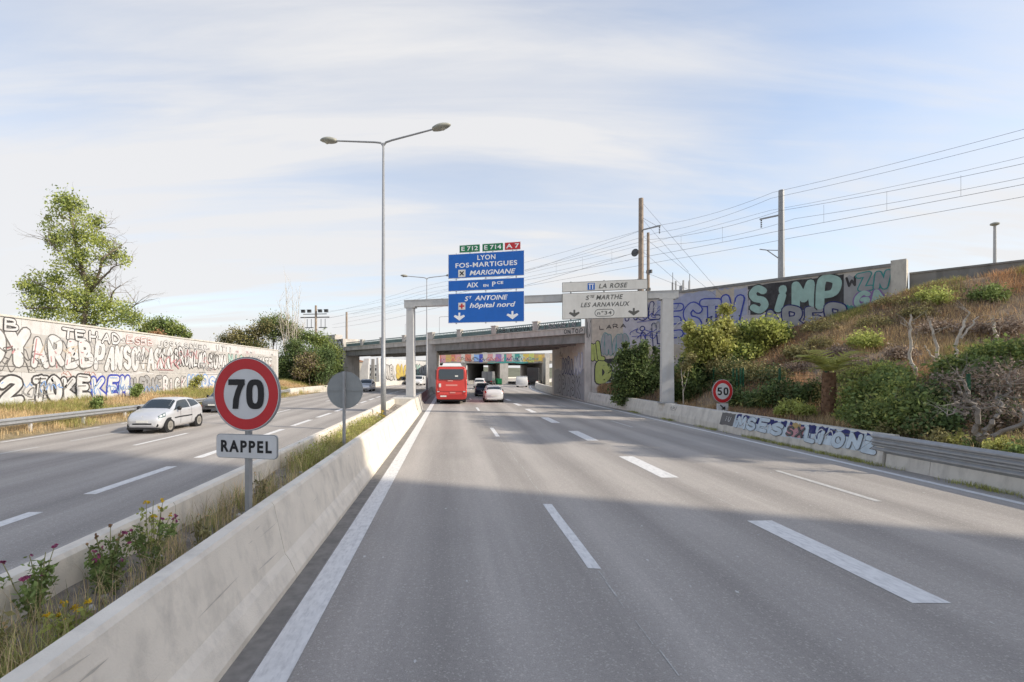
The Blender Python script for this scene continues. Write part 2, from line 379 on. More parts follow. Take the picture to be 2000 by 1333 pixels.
# ------------------------------------------------------------------ vegetation helpers
def cloud_mesh(name, verts, nper, tint, mname, parent=None, kind=None):
    n = len(verts) // nper
    me = bpy.data.meshes.new(name)
    me.vertices.add(len(verts)); me.vertices.foreach_set('co', np.asarray(verts, dtype=np.float32).ravel())
    me.loops.add(n * nper); me.loops.foreach_set('vertex_index', np.arange(n * nper, dtype=np.int32))
    me.polygons.add(n); me.polygons.foreach_set('loop_start', np.arange(0, n * nper, nper, dtype=np.int32))
    me.polygons.foreach_set('loop_total', np.full(n, nper, dtype=np.int32))
    a = me.attributes.new('tint', 'FLOAT', 'POINT'); a.data.foreach_set('value', np.repeat(tint, nper).astype(np.float32))
    me.update(calc_edges=True); me.materials.append(M[mname])
    return link(name, me, parent, kind)
def leaves(blobs, n, size, elong=1.6, shell=0.45, clump=0.35, up=0.3, lo=0.65, hi=1.35):
    """leaf quads gathered in twig clumps inside ellipsoids; blobs [(c, (rx, ry, rz))] -> verts, tint"""
    vol = np.array([(b[1][0] * b[1][1] * b[1][2]) ** 0.67 for b in blobs]); pr = vol / vol.sum()
    per = 14; nc = max(1, n // per)
    which = nrg.choice(len(blobs), nc, p=pr)
    ctr = np.array([tuple(b[0]) for b in blobs])[which]; rad = np.array([b[1] for b in blobs])[which]
    d = nrg.normal(size=(nc, 3)); d /= np.linalg.norm(d, axis=1)[:, None]
    r = nrg.random(nc) ** shell
    cc = ctr + d * r[:, None] * rad
    ctint = nrg.uniform(lo, hi, nc)
    tot = nc * per
    c = np.repeat(cc, per, 0) + nrg.normal(size=(tot, 3)) * clump * np.repeat(rad.mean(1), per)[:, None] * 0.5
    a = nrg.normal(size=(tot, 3)); a[:, 2] += up; a /= np.linalg.norm(a, axis=1)[:, None]
    b = np.cross(a, nrg.normal(size=(tot, 3))); b /= np.linalg.norm(b, axis=1)[:, None]
    s = size * nrg.uniform(0.55, 1.3, tot)[:, None]
    v = np.stack([c - a * s * elong * 0.5, c + b * s * 0.5, c + a * s * elong * 0.5, c - b * s * 0.5], 1).reshape(-1, 3)
    t = np.clip(np.repeat(ctint, per) * nrg.uniform(0.85, 1.15, tot), 0.4, 1.7)
    return v, t
def blades(pts, h, w, lean=0.5, per=7, spread=0.06, lo=0.6, hi=1.4, hvar=0.5):
    """grass tufts at pts (N,3): bent two-segment blades"""
    pts = np.asarray(pts); n = len(pts) * per
    base = np.repeat(pts, per, 0) + np.c_[nrg.normal(size=(n, 2)) * spread, np.zeros(n)]
    ang = nrg.uniform(0, 2 * np.pi, n); dirv = np.c_[np.cos(ang), np.sin(ang), np.zeros(n)]
    side = np.c_[-np.sin(ang), np.cos(ang), np.zeros(n)] * (w * nrg.uniform(0.6, 1.3, n))[:, None]
    hh = (np.repeat(h if np.ndim(h) else np.full(len(pts), h), per) * nrg.uniform(1 - hvar, 1 + hvar * 0.6, n))[:, None]
    ln = nrg.uniform(0.1, lean, n)[:, None]
    mid = base + dirv * hh * ln * 0.35 + np.c_[np.zeros((n, 2)), hh * 0.6]
    tip = base + dirv * hh * ln + np.c_[np.zeros((n, 2)), hh * (1 - 0.25 * ln)]
    a_, b_ = mid + side * 0.75, mid - side * 0.75
    v = np.stack([base - side, base + side, a_, b_, b_, a_, tip + side * .1, tip - side * .1], 1).reshape(-1, 3)
    t = np.repeat(np.repeat(nrg.uniform(lo, hi, len(pts)), per) * nrg.uniform(0.8, 1.2, n), 2)
    return v, t
def branchy(mb, p, d, length, r, depth, spread=0.55, kids=3, wob=0.18, tips=None, shrink=0.68, gravity=0.0, n=6):
    pts = [Vector(p)]; rad = [r]; d = Vector(d).normalized(); seg = 4
    for i in range(seg):
        d = (d + Vector((rnd.uniform(-wob, wob), rnd.uniform(-wob, wob), rnd.uniform(-wob, wob) + gravity))).normalized()
        pts.append(pts[-1] + d * length / seg); rad.append(r * (1 - 0.45 * (i + 1) / seg))
    mb.tube(pts, rad, n if depth > 1 else 4)
    if depth == 0:
        if tips is not None: tips.append(pts[-1])
        return
    for k in range(kids):
        f = rnd.uniform(0.45, 1.0) if k else 1.0
        i = min(int(f * seg), seg); q = pts[i]
        e = Vector((rnd.gauss(0, 1), rnd.gauss(0, 1), rnd.gauss(0, 0.7))).normalized()
        branchy(mb, q, (d + e * spread * rnd.uniform(0.7, 1.4)), length * shrink * rnd.uniform(0.75, 1.15), rad[i] * 0.72, depth - 1, spread, kids, wob, tips, shrink, gravity, n)

def bend(y): return 0.0023 * max(0.0, y - 50.0) ** 2
def bslope(y): return 2 * 0.0023 * max(0.0, y - 50.0)
def along(x, y0, y1, step=2.0, z=0.0):
    n = max(2, int(math.ceil((y1 - y0) / step)) + 1)
    return [(x + bend(y0 + (y1 - y0) * i / (n - 1)), y0 + (y1 - y0) * i / (n - 1), z) for i in range(n)]

# ------------------------------------------------------------------ ground and roads
T_DIR = Vector((0.648, -0.761, 0)).normalized(); T_NRM = Vector((-0.761, -0.648, 0)).normalized()   # railway: to the right / towards the camera
ABUT = Vector((12.0, 42.4, 0))
def rail_pt(t, off=0.0, z=0.0): return ABUT + T_DIR * t - T_NRM * off + Vector((0, 0, z))
def rail_x(y): return 12.0 + (42.4 - y) / 0.761 * 0.648

def strip(mb, x0, x1, y0, y1, z, step=2.0):
    n = max(2, int(math.ceil((y1 - y0) / step)) + 1); vs = []; fs = []
    for i in range(n):
        y = y0 + (y1 - y0) * i / (n - 1); vs += [(x0 + bend(y), y, z), (x1 + bend(y), y, z)]
    for i in range(n - 1): fs.append((2 * i, 2 * i + 1, 2 * i + 3, 2 * i + 2))
    mb.add(vs, fs)
g = MB(); R_ = 2500
g.add([(-R_, -R_, -0.03), (R_, -R_, -0.03), (R_, R_, -0.03), (-R_, R_, -0.03)], [(0, 1, 2, 3)])
ground = g.obj('ground', 'ground', kind='structure')
mb = MB(); strip(mb, -2.3, 12.7, -40, 260, 0.0, 3.0); road = mb.obj('road', 'asphalt', kind='structure')
mb = MB(); strip(mb, -17.2, -3.6, -40, 260, 0.0, 3.0); road_l = mb.obj('road_oncoming', 'asphalt_old', kind='structure')
ZM = 0.005
def dash(parent, x, y0, ln, w, mname='paint'):
    mb = MB(); strip(mb, x - w / 2, x + w / 2, y0, y0 + ln, ZM, 1.5)
    # worn, slightly ragged ends
    mb.v = [(a + rnd.uniform(-0.006, 0.006), b + rnd.uniform(-0.02, 0.02), c) for a, b, c in mb.v]
    return mb.obj('lane_dash', mname, parent)
mb = MB(); strip(mb, -1.70, -1.38, -12, 240, ZM); mb.obj('edge_line', 'paint', road)
mb = MB(); strip(mb, 11.22, 11.42, -12, 120, ZM); mb.obj('edge_line', 'paint', road)
for k in range(-1, 9): dash(road, 1.90, 6.3 + 13 * k, 3.1, 0.17)
for k in range(-1, 16): dash(road, 5.41, 5.35 + 6.4 * k, 3.0, 0.44 if k < 4 else 0.36)
for k in range(-1, 8): dash(road, 8.62, 9.6 + 13 * k, 3.0, 0.14, 'paint_faint')
for k in range(-1, 20): dash(road_l, -7.72, 5.85 + 4.33 * k, 3.0, 0.27)
for k in range(-1, 10): dash(road_l, -11.30, 17.0 + 13 * k, 3.4, 0.16)
for k in range(-1, 10): dash(road_l, -14.40, 18.0 + 13 * k, 3.0, 0.15, 'paint_faint')
for k in range(0, 6): dash(road_l, -14.40, 15.0 + 13 * k, 1.6, 0.15, 'paint_faint')
for k in range(-1, 5): dash(road_l, -16.75, 16.5 + 6.5 * k + 1.2, 5.0, 0.16)
mb = MB(); strip(mb, -16.83, -16.67, 52, 200, ZM); mb.obj('edge_line', 'paint', road_l)
mb = MB(); strip(mb, -4.35, -4.2, -12, 200, ZM); mb.obj('edge_line', 'paint', road_l)
# paving seams: broken flecks along the lane joint, and a repaired patch
mb = MB(); y = 2.4
while y < 30:
    l = rnd.uniform(0.08, 0.5); x = 1.93 + 0.02 * math.sin(y * 2.1)
    if not (6.2 < y < 9.5 or 19 < y < 22.4):
        strip(mb, x, x + rnd.uniform(0.006, 0.018), y, y + l, ZM, 0.3)
    y += l + rnd.uniform(0.02, 0.35)
mb.obj('paving_seam', 'seam', road)
mb = MB(); y = 2.0
while y < 26:
    l = rnd.uniform(0.1, 0.7); x = 5.5 + 0.02 * math.sin(y * 1.7)
    if (y - 5.35) % 6.4 > 3.1: strip(mb, x, x + rnd.uniform(0.005, 0.016), y, y + l, ZM, 0.3)
    y += l + rnd.uniform(0.05, 0.5)
mb.obj('paving_seam', 'seam', road)
mb = MB()                                             # white flecks of grit and dropped paint
for i in range(170):
    x, y = rnd.uniform(-1.3, 11), rnd.uniform(2.2, 26); s = rnd.uniform(0.006, 0.028)
    a = rnd.uniform(0, 6.3); q = [(x + s * math.cos(a + j * 1.57) * rnd.uniform(0.5, 1), y + 1.6 * s * math.sin(a + j * 1.57), ZM + 0.001) for j in range(4)]
    mb.add(q, [(0, 1, 2, 3)])
grit = mb.obj('road_grit', 'debris', road, kind='stuff')
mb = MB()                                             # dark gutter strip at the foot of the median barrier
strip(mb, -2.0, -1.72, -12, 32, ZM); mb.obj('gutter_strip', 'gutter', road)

# ------------------------------------------------------------------ letters drawn as spray strokes
ST = {
 'A': [[(0, 0), (.5, 1), (1, 0)], [(.22, .38), (.78, .38)]], 'B': [[(0, 0), (0, 1)], [(0, 1), (.62, .95), (.68, .64), (.05, .53)], [(.05, .53), (.85, .42), (.82, .08), (0, 0)]],
 'C': [[(.95, .8), (.55, 1), (.1, .75), (.05, .3), (.45, 0), (.95, .2)]], 'D': [[(0, 0), (0, 1), (.6, .92), (.95, .5), (.6, .06), (0, 0)]],
 'E': [[(.95, 1), (0, 1), (0, 0), (.95, 0)], [(0, .52), (.7, .52)]], 'F': [[(.95, 1), (0, 1), (0, 0)], [(0, .52), (.7, .52)]],
 'G': [[(.9, .85), (.5, 1), (.08, .7), (.08, .25), (.5, 0), (.92, .2), (.92, .48), (.55, .48)]], 'H': [[(0, 0), (0, 1)], [(.9, 0), (.9, 1)], [(0, .5), (.9, .5)]],
 'I': [[(.3, 0), (.3, .6)], [(.3, .88), (.32, .92)]], 'J': [[(.8, 1), (.8, .25), (.45, 0), (.05, .2)]], 'K': [[(0, 0), (0, 1)], [(.9, 1), (.05, .45), (.95, 0)]],
 'L': [[(0, 1), (0, 0), (.85, 0)]], 'M': [[(0, 0), (.12, 1), (.5, .35), (.88, 1), (1, 0)]], 'N': [[(0, 0), (0, 1), (.85, 0), (.85, 1)]],
 'O': [[(.5, 1), (.1, .78), (.06, .25), (.48, 0), (.9, .22), (.92, .76), (.5, 1)]], 'P': [[(0, 0), (0, 1), (.75, .95), (.85, .68), (.65, .45), (.05, .42)]],
 'R': [[(0, 0), (0, 1), (.75, .95), (.82, .68), (.6, .48), (.05, .45)], [(.4, .45), (.92, 0)]], 'S': [[(.9, .85), (.5, 1), (.1, .8), (.25, .55), (.75, .45), (.9, .2), (.5, 0), (.05, .15)]],
 'T': [[(0, 1), (1, 1)], [(.5, 1), (.5, 0)]], 'U': [[(0, 1), (.05, .25), (.45, 0), (.85, .25), (.9, 1)]], 'V': [[(0, 1), (.45, 0), (.9, 1)]],
 'W': [[(0, 1), (.22, 0), (.5, .65), (.78, 0), (1, 1)]], 'X': [[(0, 0), (.9, 1)], [(0, 1), (.9, 0)]], 'Y': [[(0, 1), (.45, .5), (.9, 1)], [(.45, .5), (.45, 0)]],
 'Z': [[(0, 1), (.9, 1), (0, 0), (.95, 0)]], '2': [[(.05, .75), (.45, 1), (.9, .75), (.05, 0), (.95, 0)]], '8': [[(.5, .52), (.15, .75), (.5, 1), (.85, .75), (.5, .52), (.08, .22), (.5, 0), (.92, .22), (.5, .52)]],
}
def frame_fn(o, ax, nrm, up=Vector((0, 0, 1))):
    o, ax, nrm = Vector(o), Vector(ax), Vector(nrm)
    return lambda a, b, d: o + ax * a + up * b + nrm * d
def stroke(mb, fn, pts, w, depth):
    """fat polyline with round ends on the wall plane"""
    n = len(pts)
    for i in range(n - 1):
        (x0, y0), (x1, y1) = pts[i], pts[i + 1]
        dx, dy = x1 - x0, y1 - y0; L = math.hypot(dx, dy) or 1e-6; nx, ny = -dy / L * w / 2, dx / L * w / 2
        d = depth + 0.0004 * (i % 7)
        mb.add([fn(x0 + nx, y0 + ny, d), fn(x1 + nx, y1 + ny, d), fn(x1 - nx, y1 - ny, d), fn(x0 - nx, y0 - ny, d)], [(0, 1, 2, 3)])
    for i, (x, y) in enumerate(pts):
        k = 9; d = depth + 0.0003 + 0.0004 * ((i + 3) % 7) + 0.0028
        mb.add([fn(x + w / 2 * math.cos(6.2832 * j / k), y + w / 2 * math.sin(6.2832 * j / k), d) for j in range(k)], [tuple(range(k))])
def curvy(p, m=4):
    o = []; n = len(p)
    for i in range(n - 1):
        a, b, c, d = p[max(i - 1, 0)], p[i], p[i + 1], p[min(i + 2, n - 1)]
        for k in range(m):
            f = k / m
            o.append(tuple(b[j] + .5 * f * (c[j] - a[j] + f * (2 * a[j] - 5 * b[j] + 4 * c[j] - d[j] + f * (3 * (b[j] - c[j]) + d[j] - a[j]))) for j in (0, 1)))
    return o + [p[-1]]
def graffiti(parent, fn, word, a0, a1, z0, z1, fill='g_white', line='g_black', fat=0.24, edge=0.10, jit=0.06, back=None, shade=None, depth=0.006, name='graffiti_lettering'):
    """one painted word filling a0..a1 x z0..z1 of a wall plane"""
    mb = MB(); nl = len(word); step = (a1 - a0) / nl; h = z1 - z0
    mats = [line, fill] + ([back] if back else []) + ([shade] if shade else [])
    if back:
        mb.mi = 2; k = 26; pts = []
        for j in range(k):
            t = 2 * math.pi * j / k; e = 1 + rnd.uniform(-.07, .07)
            ca, sa = math.cos(t), math.sin(t)
            pts.append(fn((a0 + a1) / 2 + math.copysign(abs(ca) ** .45, ca) * (a1 - a0) * .54 * e, (z0 + z1) / 2 + math.copysign(abs(sa) ** .45, sa) * h * .58 * e, depth - 0.003))
        mb.add(pts, [tuple(range(k))])
    for i, ch in enumerate(word):
        if ch not in ST: continue
        w = step * rnd.uniform(0.62, 0.74); sc = rnd.uniform(0.84, 1.0); ox = a0 + step * (i + 0.16) + rnd.uniform(-jit, jit) * step
        oz = z0 + h * (0.10 + rnd.uniform(-jit, jit)); sl = rnd.uniform(-0.12, 0.12)
        fw = (fat * 1.15 if edge else fat) * min(h, step * 1.5)
        for st in ST[ch]:
            if ch in 'BCDGJOPRSU28': st = curvy(st)
            pts = [(ox + x * w + sl * y_ * h, oz + y_ * h * 0.8 * sc) for x, y_ in st]
            if ch not in 'BCDGJOPRSU28': pts = [(x + rnd.uniform(-.04, .04) * step, z + rnd.uniform(-.03, .03) * h) for x, z in pts]
            mb.mi = 0; stroke(mb, fn, pts, fw + (edge * 1.3 + .02 * (edge > 0)) * min(h, step * 1.5), depth + 0.014 * (i % 2))
            if fill != line:
                mb.mi = 1; stroke(mb, fn, pts, fw, depth + 0.007 + 0.014 * (i % 2))
            if shade:
                mb.mi = len(mats) - 1
                stroke(mb, fn, [(x - fw * .18, z + fw * .2) for x, z in pts[:2]], fw * 0.16, depth + 0.036)
    return mb.obj(name, mats, parent)
def patch(parent, fn, a0, a1, z0, z1, m, depth=0.003, rag=0.08, n=8, name='paint_patch'):
    mb = MB(); top = []; bot = []
    for i in range(n + 1):
        a = a0 + (a1 - a0) * i / n
        top.append((a, z1 + rnd.uniform(-rag, rag))); bot.append((a, z0 + rnd.uniform(-rag, rag)))
    pts = top + bot[::-1]
    mb.add([fn(a, z, depth) for a, z in pts], [(i, i + 1, 2 * n - i, 2 * n + 1 - i) for i in range(n)])
    return mb.obj(name, m, parent)
def scribbles(parent, fn, a0, a1, z0, z1, n, cols, hmin=0.25, hmax=0.6, seed=1, d0=0.004):
    """illegible hand tags: looping pen lines in one spray colour each"""
    r = random.Random(seed)
    for i in range(n):
        h = r.uniform(hmin, hmax); l = min(h * r.uniform(1.8, 3.6), (a1 - a0) * .9)
        a = r.uniform(a0, max(a0, a1 - l)); z = r.uniform(z0, max(z0, z1 - h)); c = r.choice(cols); k = r.randint(4, 8); pts = []
        for q in range(k + 1):
            x = a + l * q / k; up = q % 2
            pts.append((x + r.uniform(-.35, .35) * l / k, z + h * (r.uniform(.65, 1.0) if up else r.uniform(0, .35))))
            if r.random() < .45: pts.append((x + r.uniform(-.5, .1) * l / k, z + h * r.uniform(.35, .65)))
        mb = MB(); stroke(mb, fn, curvy(pts, 5), h * r.uniform(.05, .11), d0 + 0.003 * (i % 5))
        if r.random() < .4: stroke(mb, fn, [(a, z - h * .1), (a + l * r.uniform(.6, 1), z - h * r.uniform(-.02, .15))], h * .06, d0 + .001 + 0.003 * (i % 5))
        mb.obj('graffiti_tag', c, parent)

# ------------------------------------------------------------------ median: barriers, soil
def barrier_mesh(prof, y0, y1, x, seg=6.0, gap=0.012):
    mb = MB(); y = y0
    while y < y1 - 0.01:
        e = min(y + seg, y1); mb.sweep(prof, along(x, y, e - gap, 3.0)); y = e
    return mb
PR_R = [(0.30, -0.02), (0.30, 0.07), (0.22, 0.24), (0.16, 0.32), (0.02, 0.93), (-0.01, 0.97), (-0.15, 0.97), (-0.18, 0.93), (-0.22, -0.02)]
mb = barrier_mesh(PR_R, -6, 29.2, -2.25)
tag(mb.obj('concrete_barrier', 'concrete'), 'long beige concrete barrier beside the white edge line and the weedy median', 'barrier')
near_barrier = bpy.data.objects['concrete_barrier']
for k in range(26):
    y = rnd.uniform(2.2, 22); f = rnd.uniform(.02, .95); l = rnd.uniform(.08, .9) * (1 if k % 3 else .3); w = rnd.uniform(.004, .016); sl = rnd.uniform(-.05, .05)
    def bp_(yy, ff): return (-2.25 + .16 - .14 * ff + .004, yy, .32 + .61 * ff + .001)
    mb = MB(); mb.add([bp_(y, f), bp_(y + l * .4, f + w + sl * .4), bp_(y + l, f + sl), bp_(y + l * .5, f - w + sl * .5)], [(0, 1, 2, 3)]); mb.obj('scuff_mark', 'scuff', near_barrier)
PR_L = [(-a, z) for a, z in PR_R][::-1]
mb = barrier_mesh(PR_L, -6, 29.2, -3.65)
tag(mb.obj('concrete_barrier', 'concrete'), 'concrete barrier between the weedy median and the oncoming lanes', 'barrier')
mb = MB(); nx, ny = 8, 110; vs = []; fs = []
for j in range(ny + 1):
    for i in range(nx + 1):
        y = -6 + 35.2 * j / ny; x = -3.46 + 1.04 * i / nx
        vs.append((x, y, 0.60 + 0.05 * math.sin(x * 5 + y * 1.3) + rnd.uniform(-.035, .035)))
for j in range(ny):
    for i in range(nx):
        a = j * (nx + 1) + i; fs.append((a, a + 1, a + nx + 2, a + nx + 1))
mb.add(vs, fs); median = mb.obj('median_soil', 'soil', kind='structure')
mb = MB()                                             # gantry plinth closing the two barriers
mb.poly([(-3.98, -0.02), (-3.93, .3), (-3.70, 1.0), (-2.20, 1.0), (-2.04, .34), (-1.95, -0.02)], lambda a, b, t: (a + 0.02 * (t > 31), t, b), 29.2, 33.0)
tag(mb.obj('gantry_plinth', 'concrete_pale'), 'solid concrete plinth in the median carrying a gantry post', 'plinth')
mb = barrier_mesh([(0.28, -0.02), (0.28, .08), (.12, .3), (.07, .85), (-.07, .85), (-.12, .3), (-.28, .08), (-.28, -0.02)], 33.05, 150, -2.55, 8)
tag(mb.obj('concrete_barrier', 'concrete_grey'), 'grey median barrier running under the railway bridge beside the red coach', 'barrier')
# rubble, litter
mb = MB()
for i in range(420):
    x, y = rnd.uniform(-3.42, -2.46), rnd.uniform(1.5, 28); s = rnd.uniform(0.01, 0.045)
    mb.box((x, y, 0.64 + s * .3), (s * rnd.uniform(.7, 1.8), s * rnd.uniform(.7, 1.8), s), rnd.uniform(0, 3))
mb.obj('median_rubble', 'gravel', median, kind='stuff')
mb = MB()
for i in range(26):
    x, y = rnd.uniform(-3.4, -2.5), rnd.uniform(2.2, 14); s = rnd.uniform(0.03, 0.08)
    mb.box((x, y, 0.67), (s * 1.6, s, s * .4), rnd.uniform(0, 3), .7)
mb.obj('litter', 'debris', median, kind='stuff')

# ------------------------------------------------------------------ right roadside barrier and guard rail
PRB = [(-0.22, -0.02), (-0.20, .3), (-0.05, .83), (-0.02, .86), (0.28, .86), (0.30, .8), (0.30, -0.02)]
rb = thing('concrete_barrier', 'pale concrete roadside barrier with blue graffiti below the fenced embankment', 'barrier')
barrier_mesh(PRB, 13.25, 42.0, 12.2, 7).obj('barrier_wall', 'concrete_pale', rb)
slope = Vector((0.15, 0, 0.53)).normalized()
bf = frame_fn((12.002, 0, 0.3), (0, -1, 0), Vector((-0.53, 0, 0.15)).normalized() * 1.0, slope)
def bfy(a, b, d): return bf(a, b, d)
patch(rb, bfy, -21.3, -20.3, 0.0, .54, 'g_grey', rag=.02)
patch(rb, bfy, -20.3, -13.5, 0.0, .54, 'g_icy', rag=.02, n=20)
for k in range(15): patch(rb, bfy, -20.2 + .45 * k, -20.2 + .45 * k + rnd.uniform(.2, .5), rnd.uniform(.22, .36), .54, 'g_navy', .005, .04, 3)
graffiti(rb, bfy, 'MSES', -20.2, -17.2, -.01, .52, 'g_icy', 'g_grey', fat=.24, edge=.03, depth=.008)
patch(rb, bfy, -17.1, -16.3, .05, .42, 'g_pink', depth=.008, rag=.06); patch(rb, bfy, -16.9, -16.5, .35, .52, 'g_ochre', depth=.010, rag=.03)
graffiti(rb, bfy, 'SX', -17.15, -16.2, .05, .5, 'g_grey', 'g_black', fat=.10, edge=.05, depth=.014)
graffiti(rb, bfy, 'LIONZ', -16.2, -13.4, -.01, .52, 'g_icy', 'g_grey', fat=.24, edge=.03, depth=.008)
scribbles(rb, bfy, -20.2, -13.6, 0.02, .5, 9, ['g_white', 'g_navy', 'g_grey', 'g_white'], .2, .45, 51)
graffiti(rb, bfy, 'IU', -21.0, -20.5, .15, .42, 'g_white', 'g_white', fat=.12, edge=0, depth=.008)
scribbles(rb, bfy, -40, -22, 0.05, .5, 3, ['g_grey', 'g_tan'], .15, .25, 5)
WB = [(0, 0), (.015, .02), (.05, .05), (.08, .07), (.08, .10), (.05, .125), (.02, .145), (.02, .165), (.05, .185), (.08, .21), (.08, .24), (.05, .26), (.015, .29), (0, .31)]
def wbeam(sign): return [(sign * a, z) for a, z in WB] + [(sign * (a - .006), z) for a, z in WB[::-1]]
gr = thing('guard_rail', 'double grey steel guard rail on a concrete footing below the bare tree', 'guard rail')
barrier_mesh([(-0.22, -0.02), (-0.16, .42), (0.25, .42), (0.25, -0.02)], 0, 13.22, 12.25, 6).obj('footing', 'concrete_pale', gr)
for z in (0.40, 0.62):
    mb = MB(); mb.sweep(wbeam(-1), along(12.06 if z > .5 else 12.08, 0, 13.6, 3, z - .05)); mb.obj('rail', 'galv', gr, smooth=False)
for k in range(7):
    mb = MB(); mb.box((12.2, 0.8 + 2 * k, .62), (.1, .07, .44)); mb.obj('post', 'galv', gr)
# left guard rail, then a concrete barrier
gl = thing('guard_rail', 'long grey steel guard rail on posts below the white graffiti wall', 'guard rail')
mb = MB(); mb.sweep(wbeam(1), along(-17.6, 8, 52, 4, 0.47)); mb.obj('rail', 'galv', gl)
k = 0; y = 8.4
while y < 52:
    mb = MB(); mb.box((-17.68, y, .36), (.12, .09, .78)); mb.obj('post', 'steel_white', gl); y += 2.9
mb = barrier_mesh([(-.25, -.02), (-.2, .3), (-.1, .85), (.12, .85), (.2, .3), (.25, -.02)], 52.1, 84, -17.8, 6)
tag(mb.obj('concrete_barrier', 'concrete_pale'), 'low pale concrete barrier continuing the steel guard rail towards the bridge', 'barrier')

# ------------------------------------------------------------------ verges and embankment
def hill(name, xs_fn, y0, y1, ny, nx, h_fn, mname, jit):
    mb = MB(); vs = []; fs = []
    for j in range(ny + 1):
        y = y0 + (y1 - y0) * j / ny; xa, xb = xs_fn(y)
        for i in range(nx + 1):
            x = xa + (xb - xa) * i / nx; vs.append((x, y, h_fn(x, y) + rnd.uniform(-jit, jit) * min(1, 4 * min(i, nx - i) / nx)))
    for j in range(ny):
        for i in range(nx):
            a = j * (nx + 1) + i; fs.append((a, a + 1, a + nx + 2, a + nx + 1))
    mb.add(vs, fs)
    return mb.obj(name, mname, smooth=True, kind='structure')
def verge_h(x, y):
    top = 0.85 + 0.65 * max(0, min(1, (y - 23) / 37)); f = max(0, min(1, (-17.15 - x) / 4.8))
    return 0.01 + top * f ** 0.8
hill('verge', lambda y: (-22.05, -17.15), 2, 78, 60, 10, verge_h, 'verge', 0.05)
def line_h(y):
    t = (42.4 - y) / 0.761
    for (a, ha), (b, hb) in (((-5, 1.0), (6, 2.0)), ((6, 2.0), (15, 5.1)), ((15, 5.1), (17.8, 6.0)), ((17.8, 6.0), (20.5, 6.8)), ((20.5, 6.8), (22.1, 7.4)), ((22.1, 7.4), (26, 7.65)), ((26, 7.65), (300, 7.65))):
        if t <= b: return ha + (hb - ha) * max(0, (t - a)) / (b - a)
    return 7.65
def bank_xr(y): return min(rail_x(y) + 1.0, 40.0)
def bank_h(x, y):
    xr = max(bank_xr(y) - 1.0, 12.7); H = line_h(y)
    f = max(0.0, min(1.0, (x - 12.5) / max(xr - 12.5, .3)))
    toe = 0.55 + 0.45 * min(1, max(0, (x - 12.5)) / 2.5)
    bump = 0.18 * math.sin(x * 1.1 + y * .7) * math.sin(y * .9 - x * .4) * min(1, f * 4) * (1 - f)
    return toe + (H - 1.0) * max(0, (f - .10) / .90) ** 0.95 + bump if f > .10 else toe + bump
hill('embankment', lambda y: (12.48, max(bank_xr(y), 12.6)), -30, 42.2, 90, 44, bank_h, 'bank', 0.07)

def bank_hit(u, v):
    y = 8.0
    while y < 41:
        q = P(u, v, y)
        if 12.5 < q.x < bank_xr(y) and q.z <= bank_h(q.x, y): return y
        y += .1
    return 20.0
def scatter(n, x0f, x1f, y0, y1, hf):
    ys = nrg.uniform(y0, y1, n); xs = np.array([nrg.uniform(x0f(y), x1f(y)) for y in ys])
    return np.c_[xs, ys, [hf(x, y) - .03 for x, y in zip(xs, ys)]]
def patchy(pts, scale, thr, seed):
    k = np.sin(pts[:, 0] * scale + seed) * np.sin(pts[:, 1] * scale * .8 + seed * 2) + .5 * np.sin(pts[:, 0] * scale * 2.3 - pts[:, 1] * scale * 1.9 + seed)
    return pts[k > thr]
# verge grass
p = scatter(9000, lambda y: -21.9, lambda y: -17.3, 6, 75, verge_h)
v, t = blades(p, .34, .006, .7, 9, .14); cloud_mesh('dry_verge_grass', v,  4, t, 'straw', None, 'stuff')
v, t = blades(patchy(p, .6, .25, 1.0), .45, .007, .6, 10, .15); cloud_mesh('green_verge_grass', v,  4, t, 'blade_green', None, 'stuff')
p2 = patchy(scatter(2400, lambda y: -20.6, lambda y: -18.2, 10, 60, verge_h), .9, .4, 3.0)
v, t = blades(p2, .30, .006, .8, 10, .14); cloud_mesh('rusty_verge_grass', v,  4, t, 'straw_rust', None, 'stuff')
# embankment grass
xr = lambda y: max(bank_xr(y) - .6, 12.9)
p = scatter(26000, lambda y: 13.0, xr, 6, 41, bank_h)
v, t = blades(patchy(p, .55, .0, 2.0), .36, .0055, 1.0, 9, .2); cloud_mesh('dry_bank_grass', v,  4, t, 'straw', None, 'stuff')
v, t = blades(patchy(p, .42, .2, 5.0), .36, .0055, 1.0, 9, .2); cloud_mesh('rusty_bank_grass', v,  4, t, 'straw_rust', None, 'stuff')
v, t = blades(patchy(p, .50, .75, 8.0), .34, .006, 1.0, 9, .18); cloud_mesh('green_bank_grass', v,  4, t, 'blade_green', None, 'stuff')
v, t = blades(patchy(p, .33, -.1, 11.0), .34, .006, 1.0, 9, .22, .5, 1.1); cloud_mesh('brown_bank_grass', v,  4, t, 'leaf_brown', None, 'stuff')
v, t = blades(p[::3], .30, .0055, 1.0, 8, .25); cloud_mesh('sparse_bank_grass', v, 4, t, 'straw', None, 'stuff')
v, t = blades(p[1::5], .30, .0055, 1.0, 8, .25); cloud_mesh('sparse_rusty_grass', v, 4, t, 'straw_rust', None, 'stuff')
pc = scatter(2600, lambda y: xr(y) - 3.0, xr, 14, 30, bank_h)
v, t = blades(patchy(pc, .6, -.2, 1.5), .38, .006, .8, 12, .18); cloud_mesh('crest_grass', v,  4, t, 'blade_green', None, 'stuff')
# weeds along the foot of the right barrier
p = np.c_[nrg.uniform(11.78, 11.95, 420), nrg.choice([13.6, 14.5, 16, 17.2, 18.5, 22, 26, 31, 9, 10.5, 7.6], 420) + nrg.normal(size=420) * .5, np.zeros(420)]
v, t = blades(p, .11, .004, 1.0, 12, .06); cloud_mesh('gutter_weeds', v,  4, t, 'blade_green', None, 'stuff')

